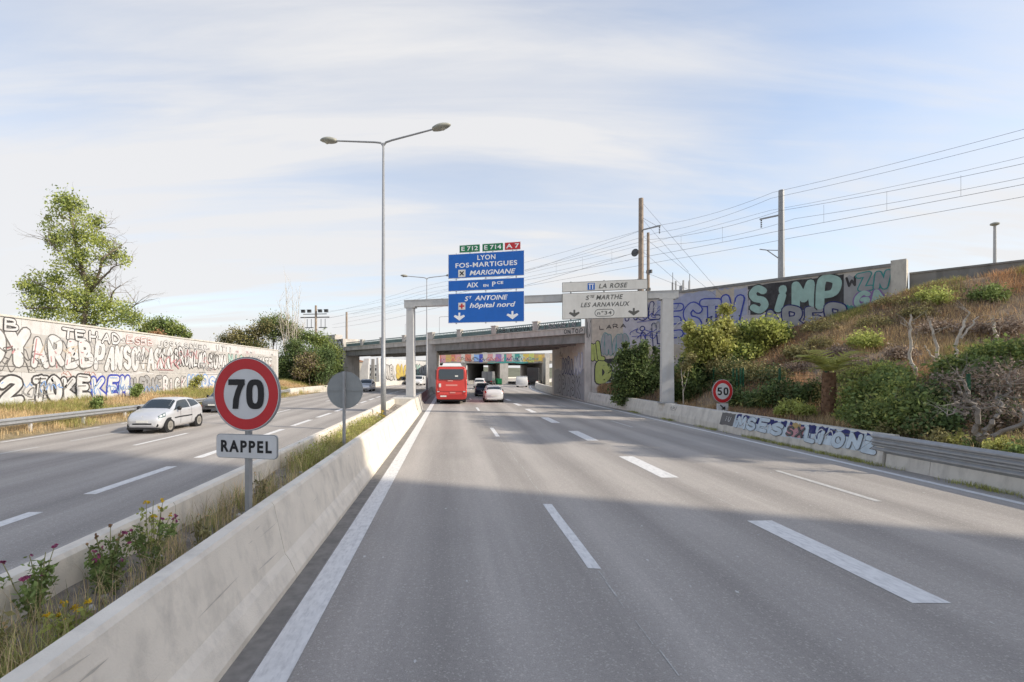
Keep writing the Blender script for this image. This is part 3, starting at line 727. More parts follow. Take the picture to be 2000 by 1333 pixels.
# ------------------------------------------------------------------ left graffiti wall
lw = thing('graffiti_wall', 'long white wall covered in black and blue graffiti beyond the oncoming lanes', 'wall')
mb = MB()
for i in range(9):
    y0 = 14 + i * 5.2; y1 = min(y0 + 5.19, 60.6)
    mb.box((-22.2 - .006 * (i % 2), (y0 + y1) / 2, 2.68), (.4, y1 - y0, 5.36))
mb.obj('wall_body', 'white_wall', lw)
mb = MB(); mb.box((-22.2, 37.3, 5.41), (.5, 46.7, .1)); mb.obj('coping', 'concrete_pale', lw)
wf = frame_fn((-21.99, 0, 0), (0, 1, 0), (1, 0, 0))
patch(lw, wf, 16, 60, 2.62, 4.62, 'g_cream', .004, .12, 30)
patch(lw, wf, 30, 42, 1.0, 2.5, 'g_cream', .004, .1, 12)
G = lambda *a, **k: graffiti(lw, wf, *a, **k)
scribbles(lw, wf, 15, 60, 2.5, 4.6, 46, ['g_silver', 'g_silver', 'g_pink', 'g_tan', 'g_grey'], .4, 1.1, 31)
scribbles(lw, wf, 15, 60, 1.0, 2.3, 26, ['g_silver', 'g_blue_pale', 'g_grey', 'g_tan'], .35, .9, 32)
scribbles(lw, wf, 15, 60, 4.5, 5.0, 16, ['g_silver', 'g_grey', 'g_pink'], .2, .4, 33)
G('FOY', 20.6, 25.0, 2.9, 4.75, 'g_white', 'g_grey', fat=.26, edge=.05)
G('ARBB', 25.0, 29.3, 2.9, 4.65, 'g_white', 'g_grey', fat=.2, edge=.05, shade='g_pink')
G('PANSO', 29.3, 33.6, 2.75, 4.6, 'g_white', 'g_grey', fat=.22, edge=.05)
G('VASKO', 33.6, 37.6, 2.75, 4.6, 'g_white', 'g_grey', fat=.22, edge=.05)
G('BRUNLMO', 37.9, 42.7, 3.0, 4.6, 'g_white', 'g_black', fat=.16, edge=.12, back='g_silver')
G('SUMA', 43.2, 46.6, 3.0, 4.4, 'g_white', 'g_grey', fat=.2, edge=.1)
G('NIO', 47.0, 50.5, 3.4, 4.5, 'g_mint', 'g_black', fat=.2, edge=.08)
G('REK', 46.8, 52.5, 2.4, 3.2, 'g_pink', 'g_red', fat=.2, edge=.08)
G('SKATE', 53.0, 58.5, 3.0, 4.4, 'g_white', 'g_grey', fat=.18, edge=.08)
G('SB', 22.3, 24.4, 4.62, 5.3, 'g_white', 'g_black', fat=.14, edge=.12)
G('TEHAD', 26.8, 31.8, 4.45, 5.2, 'g_white', 'g_black', fat=.16, edge=.10)
G('ESEB', 32.2, 35.2, 4.55, 5.15, 'g_white', 'g_red', fat=.14, edge=.06)
G('JOSY', 35.5, 38.6, 4.5, 5.1, 'g_white', 'g_grey', fat=.14, edge=.08)
G('SOMEO', 39.0, 43.0, 4.65, 5.15, 'g_white', 'g_grey', fat=.12, edge=.06)
G('UTII', 44.5, 48.0, 4.6, 5.2, 'g_white', 'g_grey', fat=.12, edge=.06)
G('R2', 21.4, 24.5, 1.0, 2.4, 'g_white', 'g_black', fat=.22, edge=.1, shade='g_blue_pale')
G('TOKE', 24.9, 29.0, 1.0, 2.4, 'g_white', 'g_black', fat=.24, edge=.10, shade='g_grey')
G('KEM', 29.3, 32.5, 1.0, 2.45, 'g_white', 'g_blue', fat=.22, edge=.12, shade='g_blue_pale')
G('HERVE', 32.8, 36.2, 1.05, 2.35, 'g_silver', 'g_grey', fat=.22, edge=.08)
G('RICK', 36.3, 39.4, 1.1, 2.35, 'g_white', 'g_grey', fat=.2, edge=.08, shade='g_pink')
G('MOOS', 39.7, 44.3, 1.2, 2.35, 'g_white', 'g_blue_pale', fat=.2, edge=.14)
G('ADOC', 45, 50, 1.4, 2.3, 'g_white', 'g_blue_pale', fat=.18, edge=.1)
scribbles(lw, wf, 17, 59, 2.3, 2.9, 9, ['g_red', 'g_grey', 'g_cream'], .2, .35, 3)
scribbles(lw, wf, 19, 58, 2.5, 4.6, 26, ['g_grey', 'g_silver', 'g_silver', 'g_pink', 'g_grey'], .35, .95, 61, .042)
scribbles(lw, wf, 19, 58, 1.1, 2.3, 16, ['g_grey', 'g_silver', 'g_blue_pale'], .3, .7, 62, .042)
scribbles(lw, wf, 17, 59, 1.5, 4.9, 10, ['g_red', 'g_grey', 'g_silver'], .2, .4, 9)

# ------------------------------------------------------------------ railway bridge
Y3 = lambda a, z, d: rail_pt(-a, d, z)                 # a: along the bridge to the left, d: depth away from the camera
BL = 44.5                                              # length of the near face
DEP = 9.4                                              # deck width (square to the track)
br = thing('railway_bridge', 'grey concrete railway bridge with teal railings crossing the motorway', 'bridge', )
def bbox(mb, a0, a1, z0, z1, d0, d1):
    mb.add([Y3(a, z, d) for d in (d0, d1) for z in (z0, z1) for a in (a0, a1)],
           [(0, 1, 3, 2), (4, 6, 7, 5), (0, 4, 5, 1), (2, 3, 7, 6), (0, 2, 6, 4), (1, 5, 7, 3)])
mb = MB(); bbox(mb, 0.02, BL, 6.08, 6.62, -.25, DEP + .25); mb.obj('deck', 'concrete_wall', br)
mb = MB(); bbox(mb, 0.02, BL, 6.62, 6.70, -.32, .35); mb.obj('cornice', 'concrete_pale', br)
for i, (d0, d1) in enumerate(((0.05, .45), (2.2, 2.6), (4.5, 4.9), (6.8, 7.2), (DEP - .45, DEP - .05))):
    for a0, a1 in ((0.05, 21.55), (22.85, BL - .05)):
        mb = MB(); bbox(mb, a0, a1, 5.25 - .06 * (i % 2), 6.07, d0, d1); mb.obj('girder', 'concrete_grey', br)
piers = [5.49, 11.15, 16.75, 22.2, 27.9, 33.5, 39.0]
for k, a in enumerate(piers):
    w = 1.1 if k == 3 else .62
    mb = MB(); bbox(mb, a - w / 2, a + w / 2, 6.71, 7.5, -.36, .06); bbox(mb, a - w / 2 - .06, a + w / 2 + .06, 7.501, 7.58, -.42, .12)
    mb.obj('parapet_post', 'concrete_wall', br)
edges = [0.1] + piers + [BL]
for k in range(len(edges) - 1):
    a0, a1 = edges[k] + .32, edges[k + 1] - .32
    if k == 3: a1 -= .26
    if k == 4: a0 += .26
    mb = MB(); bbox(mb, a0, a1, 7.28, 7.38, -.2, -.10); bbox(mb, a0, a1, 6.80, 6.86, -.18, -.12)
    rail = mb.obj('railing', 'teal', br)
    mb = MB(); n = int((a1 - a0) / .26)
    for i in range(n + 1):
        a = a0 + (a1 - a0) * i / n; bbox(mb, a - .025, a + .025, 6.70, 7.28, -.17, -.13)
    mb.obj('baluster', 'teal', rail)
    mb = MB(); bbox(mb, a0, a1, 6.72, 7.16, -.09, -.075); mb.obj('infill_panel', 'teal', br)
# pier wall between the carriageways, parallel to the road
def roadwall(parent, name, x0, x1, y0, y1, z0, z1, mname):
    sk = 0.0
    mb = MB(); mb.box(((x0 + x1) / 2, (y0 + y1) / 2, (z0 + z1) / 2), (x1 - x0, y1 - y0, z1 - z0)); return mb.obj(name, mname, parent)
pa = Y3(22.2, 0, 0)
pier = roadwall(br, 'pier', pa.x - .55, pa.x + .6, pa.y - .15, pa.y + 14.6, 0.01, 6.06, 'concrete_wall')
ab = roadwall(br, 'abutment', 12.02, 15.0, 42.4, 42.4 + 14.2, -.02, 6.05, 'concrete_wall')
af = frame_fn((12.01, 0, 0), (0, -1, 0), (-1, 0, 0))
patch(br, af, -55.5, -43, .1, 2.9, 'g_silver', rag=.15, n=12)
patch(br, af, -55, -44, 3.0, 4.6, 'g_tan', rag=.2, n=12)
graffiti(br, af, 'DORA', -51.5, -46.8, 2.5, 4.1, 'g_silver', 'g_navy', fat=.2, edge=.10)
graffiti(br, af, 'MU', -46.6, -43.4, 2.6, 4.3, 'g_white', 'g_steelblue', fat=.2, edge=.12)
graffiti(br, af, 'OPASK', -53.5, -44.0, .3, 2.5, 'g_silver', 'g_grey', fat=.16, edge=.05)
scribbles(br, af, -55, -43, 3.4, 5.6, 8, ['g_grey', 'g_black', 'g_tan'], .3, .7, 4)
scribbles(br, af, -55, -43, .2, 2.5, 5, ['g_grey', 'g_navy'], .3, .7, 14)
la = Y3(BL, 0, 0)
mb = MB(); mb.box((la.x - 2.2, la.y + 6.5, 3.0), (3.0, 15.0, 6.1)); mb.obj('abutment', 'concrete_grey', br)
# end pylon at the far left of the bridge
py = thing('bridge_pylon', 'graffiti covered concrete block at the far end of the bridge behind bushes', 'pylon')
mb = MB(); bbox(mb, BL + .05, BL + 3.4, 0, 8.0, -.5, 2.5); bbox(mb, BL + 3.45, BL + 7.2, 0, 7.6, -.1, 2.0); bbox(mb, BL + 4.6, BL + 7.6, 7.601, 9.0, .4, 1.8)
mb.obj('block', 'concrete_wall', py)
pf = lambda a, b, d: Y3(BL + 7.2 - a, b, -.51 - d if a > 3.75 else -.11 - d)
patch(py, pf, 3.85, 7.1, 3.0, 7.9, 'g_silver', rag=.02); patch(py, pf, .05, 3.6, 4.0, 7.5, 'g_lilac', rag=.02)
graffiti(py, pf, 'RO', 4.0, 7.0, 5.6, 7.7, 'g_white', 'g_black', fat=.2, edge=.12)
graffiti(py, pf, 'BAD', 4.0, 7.0, 3.2, 5.5, 'g_silver', 'g_navy', fat=.2, edge=.12)
graffiti(py, pf, 'NO', .2, 3.5, 5.4, 7.4, 'g_silver', 'g_black', fat=.2, edge=.12)
# graffiti on the bridge railing
rf = lambda a, b, d: Y3(-a, b, -.21 - d)
graffiti(br, rf, 'SERBLKROVAS', -11.6, -5.6, 6.72, 7.25, 'g_black', 'g_black', fat=.12, edge=0)
graffiti(br, rf, 'LISAURIN', -5.2, -.8, 6.72, 7.25, 'g_silver', 'g_grey', fat=.12, edge=.05)
cf_ = lambda a, b, d: Y3(-a, b, -.26 - d)
graffiti(br, cf_, 'ONTOP', -2.2, -.1, 6.12, 6.6, 'g_black', 'g_black', fat=.13, edge=0)

# ------------------------------------------------------------------ retaining wall on the right
rw = thing('retaining_wall', 'tall concrete retaining wall with mint and lilac graffiti above the embankment', 'wall')
def rbox(mb, t0, t1, z0, z1, o0, o1):
    mb.add([rail_pt(t, o, z) for o in (o0, o1) for z in (z0, z1) for t in (t0, t1)],
           [(0, 1, 3, 2), (4, 6, 7, 5), (0, 4, 5, 1), (2, 3, 7, 6), (0, 2, 6, 4), (1, 5, 7, 3)])
mb = MB(); rbox(mb, 0.06, 20.1, -.1, 8.62, 0, .5); mb.obj('wall_body', 'concrete_wall', rw)
mb = MB(); rbox(mb, 0.0, 20.1, 8.62, 8.80, -.07, .57); mb.obj('coping', 'concrete_grey', rw)
mb = MB(); rbox(mb, 20.1, 20.75, 5.5, 8.95, -.12, .62); mb.obj('end_pillar', 'concrete_pale', rw)
mb = MB(); rbox(mb, -0.06, .55, -.1, 8.0, -.06, -.001); mb.obj('pilaster', 'concrete_wall', rw)
rf2 = lambda a, b, d: rail_pt(a, -.005 - d, b)
g2 = lambda *a, **k: graffiti(rw, rf2, *a, **k)
patch(rw, rf2, .6, 9.0, 3.6, 8.3, 'g_tan', rag=.1, n=14)
patch(rw, rf2, 3.6, 13.0, 4.6, 8.4, 'g_lilac', depth=.006, rag=.25, n=16)
patch(rw, rf2, 6.5, 12.8, 6.4, 8.5, 'g_steelblue', depth=.009, rag=.2, n=14)
patch(rw, rf2, 10.8, 12.0, 5.6, 8.5, 'g_tan', depth=.011, rag=.1)
g2('MUL', 3.7, 6.9, 6.9, 8.3, 'g_lilac', 'g_navy', fat=.16, edge=.08, depth=.012)
g2('ESTV', 7.2, 12.6, 5.3, 8.3, 'g_steelblue', 'g_blue', fat=.2, edge=.06, depth=.014)
g2('IL', 5.0, 7.3, 4.4, 6.7, 'g_lilac', 'g_navy', fat=.14, edge=.06, depth=.014)
mb_d = patch(rw, rf2, 1.9, 6.0, 3.35, 3.75, 'g_black', depth=.01, rag=.05)
g2('OMOMO', 1.5, 4.2, 4.0, 6.0, 'g_silver', 'g_teal', fat=.3, edge=.06, depth=.012)
g2('HL', .6, 1.9, 3.6, 5.3, 'g_lime', 'g_black', fat=.3, edge=.1, depth=.012)
g2('D', 1.1, 2.5, 1.8, 3.5, 'g_lime', 'g_black', fat=.34, edge=.1, depth=.012)
g2('FP', 1.9, 4.2, .5, 1.9, 'g_icy', 'g_black', fat=.2, edge=.14, depth=.012)
g2('RES', .1, .5, 5.6, 7.6, 'g_grey', 'g_grey', fat=.2, edge=0, depth=.06)
g2('LARA', 1.3, 3.9, 6.3, 6.7, 'g_black', 'g_black', fat=.16, edge=0, depth=.012)
patch(rw, rf2, 12.85, 18.0, 6.55, 8.5, 'g_black', depth=.006, rag=.04, n=12)
g2('SIMP', 12.95, 17.9, 6.55, 8.6, 'g_mint', 'g_black', fat=.21, edge=.05, jit=.02, depth=.010)
patch(rw, rf2, 13.4, 18.6, 5.3, 6.55, 'g_lilac', depth=.007, rag=.1)
g2('ARER', 13.8, 18.3, 5.35, 6.9, 'g_silver', 'g_navy', fat=.20, edge=.06, depth=.020)
patch(rw, rf2, 18.0, 20.0, 6.3, 8.3, 'g_silver', depth=.006, rag=.15)
g2('W', 18.05, 18.7, 7.7, 8.4, 'g_black', 'g_black', fat=.16, edge=0, depth=.012)
g2('ZN', 18.7, 20.05, 7.4, 8.5, 'g_silver', 'g_teal', fat=.2, edge=.08, depth=.012)
g2('GA', 18.4, 20.05, 6.4, 7.5, 'g_mint', 'g_purple', fat=.2, edge=.08, depth=.012)
patch(rw, rf2, 19.0, 19.8, 6.2, 6.6, 'g_yellow', depth=.016)
patch(rw, rf2, 18.0, 18.7, 6.1, 6.6, 'g_teal', depth=.016)
scribbles(rw, rf2, 3.5, 12.5, 4.8, 8.1, 10, ['g_navy', 'g_silver', 'g_white', 'g_blue'], .4, 1.0, 63, .042)
scribbles(rw, rf2, 1, 6, .3, 3.3, 7, ['g_grey', 'g_tan', 'g_silver'], .3, .7, 21)
# low parapet going on along the track
mb = MB(); rbox(mb, 20.8, 46, 6.5, 8.15, .6, .85); rbox(mb, 20.8, 46, 8.151, 8.25, .55, .9)
tag(mb.obj('track_parapet', 'concrete_grey'), 'low grey parapet along the top of the grassy embankment', 'parapet')

# ------------------------------------------------------------------ far side: second bridge, walls, road beyond
b2 = thing('mural_bridge', 'second flat bridge with a colourful painted parapet beyond the railway bridge', 'bridge')
mb = MB(); mb.box((9.5, 122, 5.75), (27, 34, 2.2)); mb.obj('deck', 'concrete_grey', b2)
mf = frame_fn((0, 104.98, 0), (1, 0, 0), (0, -1, 0))
cols = ['g_red', 'g_ochre', 'g_pink', 'g_cream', 'g_red', 'g_yellow', 'g_blue_pale', 'g_cream', 'g_purple', 'g_pink', 'g_teal', 'g_mint', 'g_yellow', 'g_lime', 'g_ochre', 'g_cream']
x0 = -3.3
mcol = ['g_red', 'g_pink', 'g_ochre', 'g_red', 'g_pink', 'g_cream', 'g_red', 'g_cream', 'g_blue_pale', 'g_blue', 'g_cream', 'g_pink', 'g_lilac', 'g_purple', 'g_lilac', 'g_teal', 'g_pink', 'g_mint', 'g_teal', 'g_mint', 'g_yellow', 'g_lime', 'g_ochre', 'g_yellow', 'g_ochre', 'g_cream', 'g_tan']
for c in mcol:
    w = rnd.uniform(.5, 1.4); patch(b2, mf, x0, x0 + w, 4.75 + rnd.uniform(0, .5), 6.8 - rnd.uniform(0, .25), c, .004, .08, 3, 'mural_panel'); x0 += w
patch(b2, mf, 8, 17, 4.66, 5.0, 'g_teal', .012, .1, 8, 'mural_panel')
for (x0, x1) in ((1.2, 3.4), (10.8, 12.6), (20.2, 21.6)):
    mb = MB(); mb.box(((x0 + x1) / 2, 122, 2.3), (x1 - x0, 34, 4.65)); mb.obj('pier', 'concrete_wall' if x0 > 2 else 'concrete_grey', b2)
mb = MB(); mb.poly([(3.6, 0), (8.6, 0), (8.6, 4.6), (3.6, 4.6)], lambda a, b, t: (a, 106 + (a - 3.6) * 4 + t, b), 0, .5); mb.obj('side_wall', 'concrete_grey', b2)
scribbles(b2, mf, -3, 21, 4.8, 6.2, 22, ['g_black', 'g_white', 'g_red', 'g_blue', 'g_yellow', 'g_teal'], .5, 1.2, 77)
mb = MB(); mb.box((20.2 + .35, 103, 2.9), (.8, 3, 5.8)); mb.obj('abutment', 'concrete_pale', b2)
mb = barrier_mesh([(-.25, -.02), (-.1, .85), (.25, .85), (.25, -.02)], 57, 130, 12.4, 8)
tag(mb.obj('concrete_barrier', 'concrete_pale'), 'pale concrete barrier leaving the dark bridge abutment towards the mural bridge', 'barrier')
# walls of the cutting beyond
cw = thing('cutting_wall', 'sunlit white graffiti wall seen through the left span of the bridge', 'wall')
mb = MB(); mb.sweep([(-.3, 0), (-.3, 5.6), (.1, 5.6), (.4, 0)], [(-19 + bend(y) * .8, y, 0) for y in range(97, 180, 4)]); mb.obj('wall_body', 'white_wall', cw)
cwf = lambda a, b, d: Vector((-18.55 + bend(a) * .8 - b * .055 + d, a, b))
for i, (w, a0, a1, z0, z1, f, l) in enumerate((('ORMEA', 99, 107, 1.2, 4.6, 'g_cream', 'g_grey'), ('SAO', 108, 116, 1.0, 4.4, 'g_yellow', 'g_ochre'), ('TEK', 117, 126, 1.5, 4.5, 'g_mint', 'g_grey'), ('NOVA', 127, 140, 1.2, 4.6, 'g_white', 'g_grey'), ('BIM', 142, 158, 1.2, 4.6, 'g_pink', 'g_grey'))):
    graffiti(cw, cwf, w, a0, a1, z0, z1, f, l, fat=.22, edge=.1, depth=.03)
sp_ = thing('sloping_pier', 'sunlit white wall with a slanted edge beyond the left span', 'wall')
mb = MB(); mb.poly([(-18.7, 0), (-16.2, 0), (-16.0, 5.3), (-16.9, 5.3)], lambda a, b, t: (a, t, b), 92.5, 94); mb.obj('wall_body', 'white_wall', sp_)
mb = MB(); mb.poly([(-15.1, 0), (-14.3, 0), (-14.4, 5.3), (-14.9, 5.3)], lambda a, b, t: (a - 1.0, t, b), 95, 96); mb.obj('column', 'concrete_grey', sp_)
mb = barrier_mesh([(-.25, -.02), (-.1, .85), (.25, .85), (.25, -.02)], 84.5, 190, -17.2, 8)
tag(mb.obj('concrete_barrier', 'concrete_pale'), 'bright concrete barrier curving away under the left span', 'barrier')
mb = MB()
vs = []; fs = []
for j in range(15):
    for i in range(31):
        x = -260 + 16 * i; y = 250 + 20 * j
        vs.append((x, y, -.2 + 9 * (j / 14) ** .8 * (0.8 + .3 * math.sin(i * .8 + j * .5))))
for j in range(14):
    for i in range(30): a = j * 31 + i; fs.append((a, a + 1, a + 32, a + 31))
mb.add(vs, fs); mb.obj('hillside', 'hill', smooth=True, kind='structure')
fb = [(-44, 270, 9, 8, 7, 'render_white', 'white flat-roofed house on the far hillside nearest the cutting wall'), (-30, 300, 11, 9, 9, 'render_cream', 'cream house with tiled roof on the far hillside'),
      (-18, 330, 12, 9, 11, 'render_white', 'taller white block on the far hillside behind the cream house'), (-62, 320, 12, 9, 10, 'render_cream', 'cream block at the left end of the far hillside'), (-6, 285, 8, 8, 7, 'render_white', 'small white house on the far hillside beside the mural bridge')]
for i, (x, y, w, d, h, m, lab) in enumerate(fb):
    h_ = thing('house', lab, 'house', (x, y, -.5), .1 * (i - 2), 'houses on the far hillside')
    mb = MB(); mb.box((0, 0, h / 2), (w, d, h)); mb.obj('wall', m, h_)
    mb = MB()
    if m == 'render_cream': mb.poly([(-w / 2 - .4, h), (w / 2 + .4, h), (0, h + 1.8)], lambda a, b, t: (a, t, b), -d / 2 - .4, d / 2 + .4); mb.obj('roof', 'roof_tile', h_)
    else: mb.box((0, 0, h + .15), (w + .5, d + .5, .3)); mb.obj('roof', 'concrete_grey', h_)
    for fl in range(int(h / 3)):
        for k in range(3):
            mb = MB(); mb.box((-w / 3 + k * w / 3, -d / 2 - .02, 1.9 + fl * 3), (1.1, .1, 1.4)); mb.obj('window', 'window_dark', h_)

# ------------------------------------------------------------------ signs
def round_sign(name, label, loc, rz, D, zc, face, post_h, back=False):
    t = thing(name, label, 'road sign', loc, rz)
    mb = MB(); mb.box((0, .05, post_h / 2), (.055, .075, post_h)); mb.obj('post', 'galv', t)
    r = D / 2
    mb = MB(); mb.lathe([(r - .015, 0.004), (r, -.002), (r, .03), (r - .025, .032), (r - .03, .012)], (0, 0, zc), 'y', 48); mb.obj('rim', 'sign_rim', t)
    if face is not None:
        mb = MB(); mb.lathe([(r - .012, 0), (r - .012, -.004)], (0, 0, zc), 'y', 48); mb.obj('face', 'sign_white', t)
        mb = MB(); n = 56; ro, ri = r * .955, r * .675
        vs = [(q * math.cos(2 * math.pi * k / n), -.006, zc + q * math.sin(2 * math.pi * k / n)) for q in (ro, ri) for k in range(n)]
        mb.add(vs, [(k, (k + 1) % n, n + (k + 1) % n, n + k) for k in range(n)]); mb.obj('red_ring', 'sign_red', t)
    else:
        mb = MB(); mb.lathe([(r - .03, .012), (r - .03, .014)], (0, 0, zc), 'y', 48); mb.obj('back_plate', 'sign_back', t)
    return t
def digits_shape(parent, which, cx, cz, h, w, y, mname='sign_black'):
    """heavy road-sign digits as thin plates"""
    mb = MB(); s = .245 * h
    def seg(pts, wd):
        for i in range(len(pts) - 1):
            (x0, z0), (x1, z1) = pts[i], pts[i + 1]; dx, dz = x1 - x0, z1 - z0; L = math.hypot(dx, dz); nx, nz = -dz / L * wd / 2, dx / L * wd / 2
            d = y - .0006 * i
            mb.add([(x0 + nx, d, z0 + nz), (x1 + nx, d, z1 + nz), (x1 - nx, d, z1 - nz), (x0 - nx, d, z0 - nz)], [(0, 1, 2, 3)])
    if which == '7':
        mb.add([(cx - w / 2, y, cz + h / 2), (cx + w / 2, y, cz + h / 2), (cx + w / 2, y, cz + h / 2 - s * .8), (cx - w / 2, y, cz + h / 2 - s * .8)], [(0, 1, 2, 3)])
        o = [(.5, .5 - .16), (.30, .12), (.16, -.16), (.11, -.5), (-.24, -.5), (-.20, -.18), (-.05, .12), (.12, .34 - .0)]
        mb.add([(cx + a * w, y - .0005, cz + b * h) for a, b in o], [tuple(range(8))])
    elif which == '0':
        n = 36; vs = []
        for q in (0, 1):
            for k in range(n):
                a = 2 * math.pi * k / n; ca, sa = math.cos(a), math.sin(a)
                ex = math.copysign(abs(ca) ** .72, ca); ez = math.copysign(abs(sa) ** .72, sa)
                vs.append((cx + ex * (w / 2 - q * s * .92), y, cz + ez * (h / 2 - q * s * .78)))
        mb.add(vs, [(k, (k + 1) % n, n + (k + 1) % n, n + k) for k in range(n)])
    elif which == '5':
        mb.add([(cx + a * w, y, cz + b * h) for a, b in ((-.36, .5), (.42, .5), (.42, .34), (-.10, .34))], [(0, 1, 2, 3)])
        mb.add([(cx + a * w, y - .0004, cz + b * h) for a, b in ((-.36, .5), (-.06, .42), (-.13, .0), (-.42, -.02))], [(0, 1, 2, 3)])
        n = 22; vs = []
        for q in (0, 1):
            for k in range(n):
                a = math.radians(128 - (128 + 150) * k / (n - 1))
                vs.append((cx - .03 * w + math.cos(a) * (w * .50 - q * s * .9), y - .0008, cz - .175 * h + math.sin(a) * (h * .335 - q * s * .78)))
        mb.add(vs, [(k, k + 1, n + k + 1, n + k) for k in range(n - 1)])
    return mb.obj('digit', mname, parent)
YS, XS = 5.95, -2.56
s70 = round_sign('speed_limit_sign', 'round 70 speed limit sign with a RAPPEL plate standing in the weedy median', (XS, YS, .55), -math.radians(11.5), .93, 1.78, '70', 2.2)
zc = 1.78
digits_shape(s70, '7', -.13, zc, .37, .23, -.011); digits_shape(s70, '0', .13, zc, .37, .245, -.011)
pw, ph, pz = .85, .30, zc - .465 - .19
mb = MB(); n = 6; r = .05; o = []
for cx, cz, a0 in ((pw / 2 - r, ph / 2 - r, 0), (-pw / 2 + r, ph / 2 - r, 90), (-pw / 2 + r, -ph / 2 + r, 180), (pw / 2 - r, -ph / 2 + r, 270)):
    for k in range(n + 1):
        a = math.radians(a0 + 90 * k / n); o.append((cx + r * math.cos(a), cz + r * math.sin(a)))
mb.poly(o, lambda a, b, t: (a, t, pz + b), .004, .03); pl = mb.obj('name_plate', 'sign_rim', s70)
mb = MB(); mb.poly([(a * .985, b * .955) for a, b in o], lambda a, b, t: (a, t, pz + b), -.001, .003); mb.obj('plate_face', 'sign_white', pl)
text('plate_lettering', 'RAPPEL', 'sign_black', pl, 0, pz, .15, -.004, .71, bold=.04, space=1.3)
sb = round_sign('road_sign', 'grey back of a round road sign standing in the weedy median', (-2.60, 11.65, .55), -math.radians(8), .91, 1.62, None, 2.1)
# the post of this sign runs up its camera side, with a cross rib
for ch in sb.children:
    if ch.name.startswith('post'): bpy.data.objects.remove(ch); break
mb = MB(); mb.box((0, -.045, 1.04), (.05, .09, 2.08)); mb.obj('post', 'galv', sb)
mb = MB(); mb.box((0, -.004, 1.62), (.84, .02, .035)); mb.obj('stiffener', 'sign_back', sb)
mb = MB(); mb.lathe([(.44, 0.0), (.44, .006)], (0, 0, 1.62), 'y', 48); mb.obj('sign_rear', 'sign_back', sb)
s50 = round_sign('speed_limit_sign', 'round 50 speed limit sign with an arrow plate behind the roadside barrier', (12.72, 22.3, .5), math.radians(12), 1.12, 1.22, '50', 1.5)
digits_shape(s50, '5', -.17, 1.22, .36, .27, -.011); digits_shape(s50, '0', .17, 1.22, .36, .27, -.011)
mb = MB(); mb.box((0, .012, .48), (.62, .02, .34)); ap = mb.obj('arrow_plate', 'sign_white', s50)
mb = MB()
mb.add([(a, -.004, .48 + b) for a, b in ((-.16, .09), (-.11, .12), (.06, -.02), (.02, -.07))], [(0, 1, 2, 3)])
mb.add([(a, -.005, .48 + b) for a, b in ((.15, -.12), (.13, .05), (.07, .0), (-.03, -.07), (-.08, -.11))], [(0, 1, 2, 3, 4)])
mb.obj('arrow', 'sign_black', ap)

# ------------------------------------------------------------------ sign gantry
GA, GB = Vector((-2.62, 31.0, 0)), Vector((12.42, 27.4, 0))
gd = GB - GA; GL = gd.length; grz = math.atan2(gd.y, gd.x)
ga = thing('sign_gantry', 'white steel sign gantry spanning the carriageway with blue and cream direction panels', 'gantry', GA, grz)
def post(cx, z0, z1, w0, w1, d):
    mb = MB(); vs = []
    for z, w in ((z0, w0), (z1, w1)):
        for a, b in ((-1, -1), (1, -1), (1, 1), (-1, 1)): vs.append((cx + a * w / 2, b * d / 2, z))
    mb.add(vs, [(0, 1, 5, 4), (1, 2, 6, 5), (2, 3, 7, 6), (3, 0, 4, 7), (0, 3, 2, 1), (4, 5, 6, 7)])
    o = mb.obj('post', 'steel_white', ga)
    mb = MB(); mb.box((cx, 0, z0 + .02), (w0 + .25, d + .25, .05)); mb.obj('base_plate', 'galv', o)
    return o
post(0, 1.0, 6.85, .52, .46, .46); post(GL, .84, 6.80, .66, .56, .62)
mb = MB(); mb.box((GL / 2 + .1, 0, 7.06), (GL + .95, .5, .40)); mb.box((GL / 2 + .1, 0, 7.275), (GL + .99, .55, .03)); mb.obj('beam', 'steel', ga)
mb = MB(); mb.box((GL, 0, 6.82), (.9, .62, .07)); mb.box((0, 0, 6.82), (.7, .55, .07)); mb.obj('beam_seat', 'steel', ga)
def sx(t): return t * GL
def panel(name, x0, x1, z0, z1, face, rim):
    mb = MB(); mb.box(((x0 + x1) / 2, -.37, (z0 + z1) / 2), (x1 - x0, .06, z1 - z0)); o = mb.obj(name, rim, ga)
    mb = MB(); mb.box(((x0 + x1) / 2, -.404, (z0 + z1) / 2), (x1 - x0 - .05, .006, z1 - z0 - .05)); mb.obj('panel_face', face, o)
    for xx in (x0 + .5, (x0 + x1) / 2, x1 - .5):
        mb = MB(); mb.box((xx, -.31, (z0 + z1) / 2), (.07, .05, z1 - z0 + .1)); mb.obj('bracket', 'galv', o)
    return o
YT = -.410
bx0, bx1 = sx(.1685), sx(.476); bw = bx1 - bx0; bc = (bx0 + bx1) / 2
pA = panel('direction_panel', bx0, bx1, 8.50, 10.03, 'sign_blue', 'letter_white')
pB = panel('direction_panel', bx0, bx1, 7.70, 8.38, 'sign_blue', 'letter_white')
pC = panel('direction_panel', bx0, bx1, 5.70, 7.56, 'sign_blue', 'letter_white')
tx = lambda par, s, cx, cz, h, w, m='letter_white', **k: text('lettering', s, m, par, cx, cz, h, YT, w, **k)
tx(pA, 'LYON', bc + .05, 9.73, .30, 1.13, bold=.02, space=1.1)
tx(pA, 'FOS-MARTIGUES', bc + .02, 9.30, .30, 3.85, bold=.02, space=1.1)
tx(pA, 'MARIGNANE', bc + .42, 8.80, .30, 2.85, bold=.02, shear=.25)
def square(par, cx, cz, s, m, y=YT): mb = MB(); mb.box((cx, y, cz), (s, .006, s)); return mb.obj('symbol', m, par)
square(pA, bc - 1.50, 8.80, .46, 'sign_cream'); 
mb = MB()
